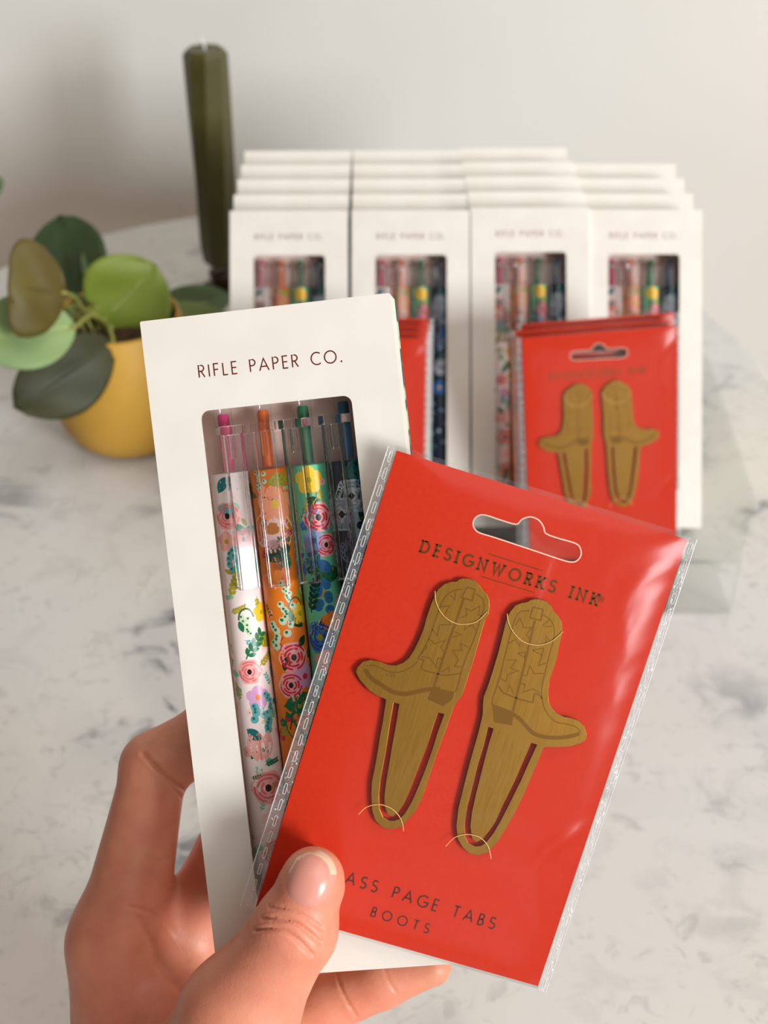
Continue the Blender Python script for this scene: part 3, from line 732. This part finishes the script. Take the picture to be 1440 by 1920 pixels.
LE = [([(1110,180),(1040,190),(960,240),(910,320),(870,430),(830,560),(770,700),(700,830),(690,850),(740,860),(730,900),(720,940),(760,965),(860,990),(960,1010),(1100,990)],11),
 ([(1240,220),(1300,260),(1330,340),(1300,430),(1270,540),(1220,680),(1160,820),(1110,960),(1080,1080),(1050,1170)],11), ([(1130,270),(1000,640),(880,1000),(840,1120)],22),
 ([(1160,160),(1240,180),(1210,290),(1110,260),(1160,160)],13), ([(690,870),(620,930),(540,970),(460,980),(380,965),(300,925),(240,910),(190,925)],10),
 ([(175,950),(230,1030),(330,1100),(450,1170),(570,1190),(680,1165),(790,1145),(900,1140)],42), ([(790,655),(850,705),(950,670),(905,740),(940,780)],9), ([(760,720),(770,745),(720,800)],9), ([(720,830),(800,840),(860,930),(880,840),(920,850)],9),
 ([(900,350),(990,340),(940,430),(1010,520),(895,525),(875,630),(820,560)],9), ([(1000,240),(1045,280),(1045,200)],9), ([(1150,365),(1200,390),(1285,340),(1270,430),(1300,435)],9), ([(1150,365),(1160,430),(1090,460)],9), ([(1250,580),(1210,520),(1135,570),(1150,520)],9),
 ([(1040,590),(1110,620),(1020,640)],9), ([(1170,740),(1100,700),(1110,770),(1020,770),(1080,860),(1040,920),(1110,930)],9), ([(910,980),(985,930),(990,980)],9), ([(385,985),(390,1015)],9), ([(420,985),(432,1025)],9), ([(445,990),(462,1025)],9)]
RE = [([(680,210),(600,215),(550,240),(510,320),(470,440),(430,600),(390,760),(350,940),(290,1120),(260,1200),(255,1270)],12), ([(830,260),(900,300),(950,380),(955,480),(930,600),(880,780),(850,920),(820,1050),(815,1180),(850,1320),(930,1430),(1000,1470),(1120,1490),(1220,1530),(1250,1580)],12),
 ([(740,320),(680,560),(610,860),(550,1100),(490,1340)],24), ([(715,170),(830,195),(805,320),(685,290),(715,170)],14), ([(490,1380),(560,1420),(640,1510),(720,1590),(840,1630),(1000,1640),(1150,1620),(1240,1590)],44),
 ([(330,1060),(380,1130),(520,1190),(620,1220),(715,1240),(730,1150),(790,1160),(815,1200)],16), ([(420,765),(530,765),(460,855),(550,885),(430,930),(410,1010),(350,970)],10), ([(600,940),(650,935),(680,830),(730,920),(840,915)],10), ([(590,1130),(720,1090),(800,1140)],10), ([(580,1030),(630,1035),(610,1110)],10),
 ([(710,655),(840,630),(820,710),(780,830),(860,800)],10), ([(710,655),(820,710)],10), ([(520,380),(570,290),(610,400),(700,400),(640,480),(680,530)],10), ([(430,1120),(450,1040),(500,1150)],10), ([(550,690),(630,680),(620,740),(550,690)],10), ([(440,580),(520,530),(560,610),(575,560)],10), ([(860,600),(860,490),(900,540)],10), ([(850,390),(930,385)],10), ([(830,380),(900,310)],10)]
EH = g5([(443,125),(455,85),(490,60),(540,62),(640,95),(750,125),(790,90),(850,72),(910,95),(945,145),(960,190),(1050,225),(1170,260),(1205,295),(1210,345),(1180,385),(1140,393),(1080,380),(900,320),(600,220),(500,190),(460,165)])
arcs = [g1([(855,200),(860,290),(900,390),(970,470),(1060,515),(1150,522),(1260,495),(1360,400)], .0026), g3([(430,250),(445,350),(500,460),(600,560),(720,600),(830,600),(950,550),(1060,450)], .0026),
        g2([(75,1375),(150,1300),(250,1265),(350,1268),(450,1310),(530,1390),(570,1480),(580,1560)], .0026), g4([(-20,1280),(60,1200),(150,1168),(240,1170),(320,1200),(390,1280),(420,1400)], .0026)]
def pack_parts(root):
    mb = MB(); mb.poly([[(-CW/2, 0), (CW/2, 0), (CW/2, CHH), (-CW/2, CHH)], smooth_loop(EH, 3)], -.0005, 0)
    card = mb.build('backing_card', M_red, root)
    mb = MB(); lp = smooth_loop(EH, 3); mb.ribbon(lp, .0003, .00006, 0, True); mb.build('hanging_hole_highlight', M_whiteedge, root)  # pale ring stands in for the edge highlight of the hole
    px = 0.31/2400
    for nm, outl, slot, eng, gg, ss, heel in (('l', LB, LS, LE, g1, 5.143, [(830,1130),(1040,1170),(1010,1250),(930,1305),(780,1240)]), ('r', RB, RS, RE, g3, 6.0, [(260,1260),(500,1350),(480,1500),(280,1465)])):
        mb = MB(); mb.poly([outl, slot], .0008, .0016)
        t_ = mb.build('page_tab', M_brass, root)
        bv = t_.modifiers.new('bevel', 'BEVEL'); bv.width = .00012; bv.segments = 2; bv.limit_method = 'ANGLE'; bv.angle_limit = math.radians(50)
        t_['label'] = 'brass boot-shaped page tab with its toe to the ' + ('left' if nm == 'l' else 'right')
        mb = MB()
        for pts, th in eng:
            pp = gg(pts); 
            if len(pts) > 7: pp = smooth_loop(pp, 2, False)
            mb.ribbon(pp, th/ss*px, .00163)
        mb.poly([gg(heel)], .0016, .00167)
        mb.build('etched_lines', M_brass_etch, t_)
    mb = MB()
    for q in arcs: mb.tube([(x, y, .0019) for x, y in smooth_loop(q, 3, False)], .00009, 6)
    mb.build('card_slit', mat('slit_edge', srgb(236, 190, 110), .4), root)
    # gold lettering
    mb = MB()
    A = Vector(to_plane(HP, 787, 1034)); B = Vector(to_plane(HP, 1119, 1135.5)); hh = 21.0*px; sp = (B-A).length
    st = 'DESIGNWORKS INK'; tr = (sp/hh - text_width(st, 0))/(len(st)-1)
    lettering(mb, st, A, B-A, hh, tr, .20, .00006, True)
    q = g5([(1350, 655)])[0]; mb.ribbon([(q[0]+5*px*math.cos(k*math.pi/6), q[1]+5*px*math.sin(k*math.pi/6)) for k in range(12)], 1.4*px, .00006, 0, True)
    mb.ribbon([(q[0]-1.5*px, q[1]-2.5*px), (q[0]-1.5*px, q[1]+2.5*px), (q[0]+2*px, q[1]+1.2*px), (q[0]-1*px, q[1]), (q[0]+2*px, q[1]-2.5*px)], 1.1*px, .00006)
    for l in ([(555,335),(935,455)], [(500,495),(880,610)]): mb.ribbon(g5(l), 1.6*px, .00006)
    mb.build('brand_lettering', M_gold, root)
    mb = MB()
    A = Vector(to_plane(HP, 647, 1655)); B = Vector(to_plane(HP, 925, 1742)); hh = 22*px; sp = (B-A).length; st = 'ASS PAGE TABS'
    tr = (sp/hh - text_width(st, 0))/(len(st)-1)
    lettering(mb, st, A, B-A, hh, tr, .14, .00006)
    d = (B-A).normalized(); lettering(mb, 'BR', A - d*hh*(text_width('BR', tr)+tr), d, hh, tr, .14, .00006)
    A = Vector(to_plane(HP, 694, 1717)); B = Vector(to_plane(HP, 802, 1750)); hh = 18.5*px; sp = (B-A).length; st = 'BOOTS'
    tr = (sp/hh - text_width(st, 0))/(len(st)-1); lettering(mb, st, A, B-A, hh, tr, .14, .00006)
    mb.build('product_lettering', M_darkfoil, root)
    # bag: front and back sheets
    x0, x1, y0, y1 = -CW/2-.0006, CW/2+.0004, -.0010, CHH+.0012; nx, ny = 46, 70; mb = MB()
    rd = random.Random(5); rid = [(rd.uniform(-.6, .6), rd.uniform(.62, 1.0), rd.uniform(0, 3.14), rd.uniform(.00012, .00030)) for _ in range(7)]
    rid += [(.93, rd.uniform(.2, .95), 1.45, .00035) for _ in range(3)]
    vs = []
    for j in range(ny+1):
        for i in range(nx+1):
            u = -1+2*i/nx; v = j/ny
            e = (1-abs(u)**6)*(1-abs(2*v-1)**14)
            h = .0026*e + .0002*math.sin(u*5+v*3)*e
            for (cu, cv, an, amp) in rid:
                du = (u-cu)*.6; dv = v-cv; s1 = du*math.cos(an)+dv*math.sin(an); s2 = -du*math.sin(an)+dv*math.cos(an)+.12*math.sin(s1*14)
                h += amp*math.exp(-(s2/.022)**2-(s1/.22)**2)*e
            vs.append((x0+(x1-x0)*i/nx, y0+(y1-y0)*j/ny, h))
    fs = [(j*(nx+1)+i, j*(nx+1)+i+1, (j+1)*(nx+1)+i+1, (j+1)*(nx+1)+i) for j in range(ny) for i in range(nx)]
    mb.add(vs, fs); mb.box(x0, x1, y0, y1, -.0009, -.0008)
    mb.build('plastic_bag', M_bag, root, True)
    L0 = to_plane(HP, 728, 836); L1 = to_plane(HP, 450, 1698); R0 = to_plane(HP, 1306, 1012); R1 = to_plane(HP, 1023, 1860)
    for side, (a0, a1), inner in (('left', (L0, L1), -CW/2-.0003), ('right', (R0, R1), CW/2+.0003)):
        mb = MB(); N_ = 60; rd = random.Random(2); vs = []
        for k in range(N_+1):
            t = k/N_; xo = a0[0]+(a1[0]-a0[0])*t; yo = a0[1]+(a1[1]-a0[1])*t
            for q in range(5):
                f_ = q/4; vs.append((inner+(xo-inner)*f_, yo, .0002+rd.uniform(-1, 1)*.00018*(side == 'right')))
        fs = [(k*5+q, k*5+q+1, (k+1)*5+q+1, (k+1)*5+q) for k in range(N_) for q in range(4)]
        mb.add(vs, fs, 0)
        mb.tube([(a0[0], a0[1], .0002), (a1[0], a1[1], .0002)], .00014, 6, 1)
        xm = inner + (a0[0]-inner)*.42; k = 0; y = a1[1]+.002
        while y < a0[1]-.002:
            t = (a0[1]-y)/(a0[1]-a1[1]); xm = inner + ((a0[0]+(a1[0]-a0[0])*t)-inner)*.45; hl = .00135; hw = .00032
            st = arc(xm, y+hl-hw, hw, hw, 0, 180, 5)+arc(xm, y-hl+hw, hw, hw, 180, 360, 5)
            st = [(p[0]+(rd.uniform(-1, 1)*.00012 if side == 'right' else 0), p[1]) for p in st]
            mb.tube([(p[0], p[1], .00035) for p in st+[st[0]]], .00009, 5, 1); y += .0042
        mb.build('side_seal', [M_seam, M_loop], root)
hp = empty('page_tab_pack', HP, 'red page tab pack held tilted under the thumb in front of the cream box', 'page tab pack')
pack_parts(hp)
pack_src = [c for c in COL.objects if c.parent == hp]
def copy_tree(o, parent):
    c = o.copy(); COL.objects.link(c); c.parent = parent; c.matrix_parent_inverse = Matrix()
    for ch in list(COL.objects):
        if ch.parent == o: copy_tree(ch, c)
def bg_pack(cx, topz, botz, ytop, label, group, dy=0.0, dz=0.0, roll=0.0, dx=0.0):
    T = P(cx, ytop, topz)
    # solve the bottom point so that the card height is kept
    best = None
    for k in range(400):
        yb_ = ytop + 380 + k*.5; Bp = P(cx-1, yb_, botz)
        e = abs((T-Bp).length - CHH)
        if best is None or e < best[0]: best = (e, Bp)
    B = best[1]; y = (T-B).normalized(); x = RT - y*RT.dot(y); x.normalize(); z = x.cross(y)
    R = Matrix.Rotation(math.radians(roll), 3, z); x = R @ x; y = R @ y
    o = T - y*CHH + Vector((dx, dy, dz))
    M = Matrix(((x.x, y.x, z.x, o.x), (x.y, y.y, z.y, o.y), (x.z, y.z, z.z, o.z), (0, 0, 0, 1)))
    r = empty('page_tab_pack', M, label, 'page tab pack', group)
    for p in pack_src: copy_tree(p, r)
    return M
gp = 'red page tab packs in the clear display'
MR = None
for k in range(3):
    MR = bg_pack(1124, .597, .640, 622, 'red page tab pack, %s' % ('front of the right display stack with both boots showing', 'middle of the three in the right display stack', 'rearmost of the three in the right display stack')[k], gp, dy=.0066*k, roll=1.1, dx=(0, -.002, .001)[k])
for k in range(4):
    bg_pack(651, .597, .640, 634, 'red page tab pack, %s of the left stack behind the held box' % ('front', 'second from front', 'third from front', 'rearmost')[k], gp, dy=.0066*k, roll=0.5, dx=.0008*k)

# ------------------------------------------------------------------ clear acrylic display stand
st = empty('acrylic_stand', Matrix.Translation((0.04, 0.62, ZT)), 'clear acrylic display stand under the pen boxes with a wide base plate', 'display stand')
SI = st.matrix_world.inverted()
def wpoly(name, pts, z0, z1):
    mb = MB(); mb.poly([[tuple((SI @ Vector((x, y, ZT)))[:2]) for x, y in pts]], z0, z1); return mb.build(name, M_acryl, st)
wpoly('base_plate', [(-.085, .52), (.184, .52), (.205, .573), (.212, .74), (-.085, .74)], 0.0002, 0.0014)
def wbox(name, M, x0, x1, y0, y1, z0, z1, m=M_acryl):
    mb = MB(); mb.box(x0, x1, y0, y1, z0, z1); mb.v = [tuple(SI @ (M @ Vector(v))) for v in mb.v]; return mb.build(name, m, st)
I4 = Matrix()
Mb = Matrix.Translation(STEP*5) @ bg_matrix(720, zb, 394)
wbox('back_rest', Mb, -.083, .168, -.002, .10, -.003, -.0005)
wbox('front_lip', Matrix.Translation((0, 0, ZT)), -.06, .170, .4790, .4812, 0.0002, .034)
wbox('tray', Matrix.Translation((0, 0, ZT)), -.06, .170, .4814, .5195, 0.0002, .0028)
Mm = Matrix.Translation(Vector((0, .0080, 0))) @ MR
wbox('pack_rest', Mm, -.172, .036, .002, .020, -.0035, -.002)

# ------------------------------------------------------------------ the hand (one continuous surface grown from tapered bones)

def hp3(px, py, z): return np.array(P(px, py, z))
bones = []   # (a, b, ra, rb, k)
def bone(a, b, ra, rb, k=.0035): bones.append((hp3(*a), hp3(*b), ra, rb, k))
# index
bone((224, 1768, .360), (290, 1437, .352), .0126, .0090, .006)
bone((290, 1437, .352), (395, 1375, .3560), .0094, .0088, .0025)
bone((395, 1372, .3560), (500, 1350, .3575), .0088, .0070, .002)
# middle
bone((330, 1800, .372), (430, 1600, .366), .0125, .0100, .005)
bone((430, 1600, .366), (540, 1560, .3600), .0095, .0085, .002)
bone((540, 1560, .3600), (640, 1560, .3590), .0085, .0068, .002)
# ring
bone((420, 1850, .378), (560, 1730, .372), .0115, .0095, .005)
bone((560, 1730, .372), (670, 1700, .3640), .0092, .0082, .002)
bone((670, 1700, .3640), (760, 1690, .3620), .0082, .0066, .002)
# little finger
bone((470, 1985, .366), (610, 1884, .3620), .0105, .0082, .005)
bone((610, 1884, .3620), (715, 1840, .3590), .0080, .0074, .002)
bone((715, 1840, .3590), (812, 1813, .3570), .0073, .0052, .002)
# palm
bone((224, 1768, .360), (265, 2120, .372), .0128, .0200, .010)
bone((330, 1800, .372), (330, 2140, .376), .0140, .0200, .010)
bone((420, 1850, .378), (400, 2140, .378), .0130, .0190, .010)
bone((470, 1985, .366), (440, 2140, .374), .0120, .0170, .010)
bone((300, 2130, .374), (330, 2560, .315), .0230, .0260, .012)
bone((420, 2130, .374), (450, 2560, .315), .0210, .0260, .012)
# thumb
bone((325, 2110, .343), (445, 1905, .3065), .0188, .0134, .010)
bone((445, 1905, .3065), (552, 1745, .2990), .0132, .0098, .006)
bone((552, 1745, .2990), (585, 1655, .2976), .0095, .0075, .003)
bone((585, 1655, .2976), (588, 1642, .2973), .0075, .0065, .002)
# web between thumb and index
bone((250, 1900, .358), (400, 1960, .345), .0120, .0130, .012)
NAIL = [(534,1665),(538,1636),(551,1612),(565,1590),(580,1585),(602,1591),(619,1603),(630,1620),(634,1640),(627,1662),(610,1689),(590,1703),(566,1700),(543,1685)]
CREASES = [
 ([(505,1700),(540,1706),(575,1722),(605,1742)], 3.0, .0006, (0, .325)), ([(492,1722),(530,1722),(565,1738),(600,1768)], 3.5, .0008, (0, .325)),
 ([(478,1744),(520,1742),(555,1760),(585,1790)], 3.5, .0008, (0, .325)), ([(510,1728),(545,1728),(580,1748),(612,1772)], 2.2, .0004, (0, .325)),
 ([(268,1414),(295,1440),(320,1462),(345,1480)], 4.0, .0009, (.33, 1)), ([(285,1432),(310,1462),(344,1498)], 3.0, .0004, (.33, 1)),
 ([(200,1640),(250,1634),(300,1648),(325,1668)], 3.0, .00022, (.33, 1)), ([(318,1610),(300,1612),(270,1606)], 3.0, .0003, (.33, 1)),
 ([(335,1852),(300,1815),(285,1770),(262,1725)], 7.0, .0006, (.3, 1)),
 ([(632,1826),(640,1855),(652,1880),(668,1905)], 3.0, .0005, (.33, 1)), ([(720,1806),(727,1835),(742,1860)], 2.5, .0003, (.33, 1)),
 ([(240,1700),(285,1712),(318,1750),(352,1800)], 4.0, .0004, (.3, 1)),
]
def grow(bones, vox):
    lo = np.min([np.minimum(b[0]-b[2], b[1]-b[3]) for b in bones], axis=0) - .006
    hi = np.max([np.maximum(b[0]+b[2], b[1]+b[3]) for b in bones], axis=0) + .006
    lo[2] = max(lo[2], hi[2]-.30)
    n = np.ceil((hi-lo)/vox).astype(int)+1
    f = np.full(n, .05, dtype=np.float32)
    for (a, b, r1, r2, k) in bones:
        pad = .014 + max(r1, r2)
        i0 = np.maximum(np.floor((np.minimum(a, b)-pad-lo)/vox).astype(int), 0)
        i1 = np.minimum(np.ceil((np.maximum(a, b)+pad-lo)/vox).astype(int)+1, n)
        if (i1 <= i0).any(): continue
        g = [lo[q]+vox*np.arange(i0[q], i1[q]) for q in range(3)]
        X, Y, Z = np.meshgrid(*g, indexing='ij')
        ba = b-a; l2 = float(ba@ba)
        h = np.clip(((X-a[0])*ba[0]+(Y-a[1])*ba[1]+(Z-a[2])*ba[2])/l2, 0, 1)
        hs = h*h*(3-2*h)*.5+h*.5
        d = np.sqrt((X-a[0]-ba[0]*h)**2+(Y-a[1]-ba[1]*h)**2+(Z-a[2]-ba[2]*h)**2)-(r1+(r2-r1)*hs)
        sl = tuple(slice(i0[q], i1[q]) for q in range(3)); c = f[sl]
        hh = np.maximum(k-np.abs(c-d), 0)/k
        f[sl] = np.minimum(c, d)-hh*hh*k*.25
    f[:, :, 0] = .01
    # surface nets
    ins = f < 0
    cs = np.zeros(np.array(f.shape)-1, dtype=np.int8)
    for dx in (0, 1):
        for dy in (0, 1):
            for dz in (0, 1): cs += ins[dx:f.shape[0]-1+dx, dy:f.shape[1]-1+dy, dz:f.shape[2]-1+dz]
    mask = (cs > 0) & (cs < 8); idx = np.argwhere(mask); vid = -np.ones(mask.shape, dtype=np.int64); vid[mask] = np.arange(len(idx))
    acc = np.zeros((len(idx), 3)); cnt = np.zeros(len(idx))
    cor = [(x, y, z) for x in (0, 1) for y in (0, 1) for z in (0, 1)]
    for i in range(8):
        for j in range(i+1, 8):
            if sum(abs(cor[i][q]-cor[j][q]) for q in range(3)) != 1: continue
            A = f[tuple((idx+cor[i]).T)]; B = f[tuple((idx+cor[j]).T)]
            m_ = (A < 0) != (B < 0); t = np.where(m_, A/(A-B+1e-12), 0)[:, None]
            p = np.array(cor[i])+(np.array(cor[j])-np.array(cor[i]))*t
            acc += p*m_[:, None]; cnt += m_
    V = lo+vox*(idx+acc/cnt[:, None]); faces = []
    for ax in range(3):
        b1, b2 = [(1, 2), (2, 0), (0, 1)][ax]
        s0 = [slice(1, -1)]*3; s0[ax] = slice(0, f.shape[ax]-1); s1 = list(s0); s1[ax] = slice(1, f.shape[ax])
        A = ins[tuple(s0)]; B = ins[tuple(s1)]; e = np.argwhere(A != B)
        if not len(e): continue
        flip = A[tuple(e.T)]
        off = np.array([1, 1, 1]); off[ax] = 0; e = e+off
        def cell(d1, d2):
            q = e.copy(); q[:, b1] -= d1; q[:, b2] -= d2; return vid[tuple(q.T)]
        quad = np.stack([cell(1, 1), cell(0, 1), cell(0, 0), cell(1, 0)], 1)
        quad[~flip] = quad[~flip][:, ::-1]; faces.append(quad)
    return V, np.concatenate(faces)
def relax(V, Fc, it, lam=.5):
    for _ in range(it):
        s_ = np.zeros_like(V); c = np.zeros(len(V))
        for q in range(4):
            for r_ in (1, 3):
                np.add.at(s_, Fc[:, q], V[Fc[:, (q+r_) % 4]]); np.add.at(c, Fc[:, q], 1)
        V = V+lam*(s_/c[:, None]-V)
    return V
V, Fc = grow(bones, .0006)
V = relax(V, Fc, 8)
PM = P(330, 1900, .36); handM = Matrix.Translation(PM)
def vnormals(V, Fc):
    fn = np.cross(V[Fc[:, 2]]-V[Fc[:, 0]], V[Fc[:, 3]]-V[Fc[:, 1]]); N = np.zeros_like(V)
    for q in range(4): np.add.at(N, Fc[:, q], fn)
    return N/(np.linalg.norm(N, axis=1)[:, None]+1e-12)
N = vnormals(V, Fc)
camv = np.array(CAM); fw = np.array(FW); up = np.array(UP)
D_ = V-camv; Zc = D_@fw; PXv = 720+F*D_[:, 0]/Zc; PYv = 960-F*(D_@up)/Zc
facing = -(N*D_).sum(1)/np.linalg.norm(D_, axis=1)
disp = np.zeros(len(V))
def crease(pts, w_, depth, zr=(0.0, 1.0)):
    pts = smooth_loop(pts, 6, False); best = np.full(len(V), 1e9)
    for (x0, y0), (x1, y1) in zip(pts[:-1], pts[1:]):
        dx, dy = x1-x0, y1-y0; t = np.clip(((PXv-x0)*dx+(PYv-y0)*dy)/(dx*dx+dy*dy+1e-9), 0, 1)
        best = np.minimum(best, np.hypot(PXv-x0-dx*t, PYv-y0-dy*t))
    m_ = (facing > .05) & (Zc > zr[0]) & (Zc < zr[1])
    disp[:] -= np.where(m_, depth*np.exp(-(best/w_)**2) - .10*depth*np.exp(-((best-w_*2)/w_)**2), 0)
for q in CREASES: crease(*q)
V = V + N*disp[:, None]
def skin():
    m = mat('skin', srgb(214, 150, 120), 0.44, sss=0.16)
    t, Nn, L, b = nodes(m)
    co = Nn.new('ShaderNodeTexCoord')
    n = Nn.new('ShaderNodeTexNoise'); n.inputs['Scale'].default_value = 45; n.inputs['Detail'].default_value = 3
    L.new(co.outputs['Object'], n.inputs['Vector'])
    r = Nn.new('ShaderNodeValToRGB'); e = r.color_ramp.elements
    e[0].position = .35; e[0].color = srgb(226, 142, 116); e[1].position = .68; e[1].color = srgb(220, 150, 118)
    L.new(n.outputs['Fac'], r.inputs[0]); L.new(r.outputs[0], b.inputs['Base Color'])
    nb = Nn.new('ShaderNodeTexNoise'); nb.inputs['Scale'].default_value = 160; nb.inputs['Detail'].default_value = 5; L.new(co.outputs['Object'], nb.inputs['Vector'])
    mr_ = Nn.new('ShaderNodeMapRange'); mr_.inputs['From Min'].default_value = .35; mr_.inputs['From Max'].default_value = .7; mr_.inputs['To Max'].default_value = .45; L.new(nb.outputs['Fac'], mr_.inputs['Value'])
    mx_ = Nn.new('ShaderNodeMix'); mx_.data_type = 'RGBA'; L.new(mr_.outputs[0], mx_.inputs[0]); L.new(r.outputs[0], mx_.inputs[6]); mx_.inputs[7].default_value = srgb(206, 118, 96)
    L.new(mx_.outputs[2], b.inputs['Base Color'])
    v = Nn.new('ShaderNodeTexVoronoi'); v.inputs['Scale'].default_value = 1500; L.new(co.outputs['Object'], v.inputs['Vector'])
    n2 = Nn.new('ShaderNodeTexNoise'); n2.inputs['Scale'].default_value = 380; n2.inputs['Detail'].default_value = 4; L.new(co.outputs['Object'], n2.inputs['Vector'])
    ad = Nn.new('ShaderNodeMath'); ad.operation = 'MULTIPLY_ADD'; ad.inputs[1].default_value = .35; L.new(v.outputs['Distance'], ad.inputs[0]); L.new(n2.outputs['Fac'], ad.inputs[2])
    bp = Nn.new('ShaderNodeBump'); bp.inputs['Strength'].default_value = .30; bp.inputs['Distance'].default_value = .0003
    L.new(ad.outputs[0], bp.inputs['Height']); L.new(bp.outputs[0], b.inputs['Normal'])
    return m
M_skin = skin()
Vl = V - np.array(PM)
hand = mesh_obj('person', Vl.tolist(), Fc.tolist(), [M_skin], None, True)
hand.matrix_world = handM
tag(hand, "person's bare left hand, thumb in front, pinching the cream box and red pack", 'person')
# thumb nail: a plate laid on the thumb
bvh = BVHTree.FromPolygons([tuple(v) for v in V.tolist()], [tuple(q) for q in Fc.tolist()])
NO = smooth_loop(NAIL, 4); cx = sum(p[0] for p in NO)/len(NO); cy = sum(p[1] for p in NO)/len(NO)
vs = []; fs = []; mi = []; rings = 12; n = len(NO)
def onhand(px, py, off):
    h = bvh.ray_cast(CAM, ray(px, py).normalized())
    if h[0] is None: h = bvh.find_nearest(P(px, py, .302))
    return h[0] + (h[1] if h[1].dot(FW) < 0 else -h[1])*off
for q in range(rings+1):
    f_ = q/rings
    for (x, y) in (NO if q else NO[:1]):
        vs.append(onhand(cx+(x-cx)*f_, cy+(y-cy)*f_, .00048*(1-f_**5)+(.0 if q < rings else -.0001)))
fs = [(0, 1+k, 1+(k+1) % n) for k in range(n)]; fp = [(cx, cy)]*n
for q in range(rings-1):
    for k in range(n):
        fs.append((1+q*n+k, 1+(q+1)*n+k, 1+(q+1)*n+(k+1) % n, 1+q*n+(k+1) % n))
        f_ = (q+1.5)/rings; fp.append((cx+(NO[k][0]-cx)*f_, cy+(NO[k][1]-cy)*f_))
def is_tip(p): return (p[0]-582)**2/41**2 + (p[1]-1660)**2/54**2 > 1 and p[1] < 1640
mi = [1 if is_tip(p) else 0 for p in fp]
inv = handM.inverted()
nl = mesh_obj('thumb_nail', [inv @ v for v in vs], fs, [mat('nail_pink', srgb(222, 150, 134), .34, sss=.1, coat=.15), mat('nail_tip', srgb(232, 196, 168), .25, coat=.3)], hand, True, mi)
bmn = bmesh.new(); bmn.from_mesh(nl.data)
for _ in range(4): bmesh.ops.smooth_vert(bmn, verts=[v for v in bmn.verts if not v.is_boundary], factor=.5, use_axis_x=True, use_axis_y=True, use_axis_z=True)
bmn.to_mesh(nl.data); bmn.free()
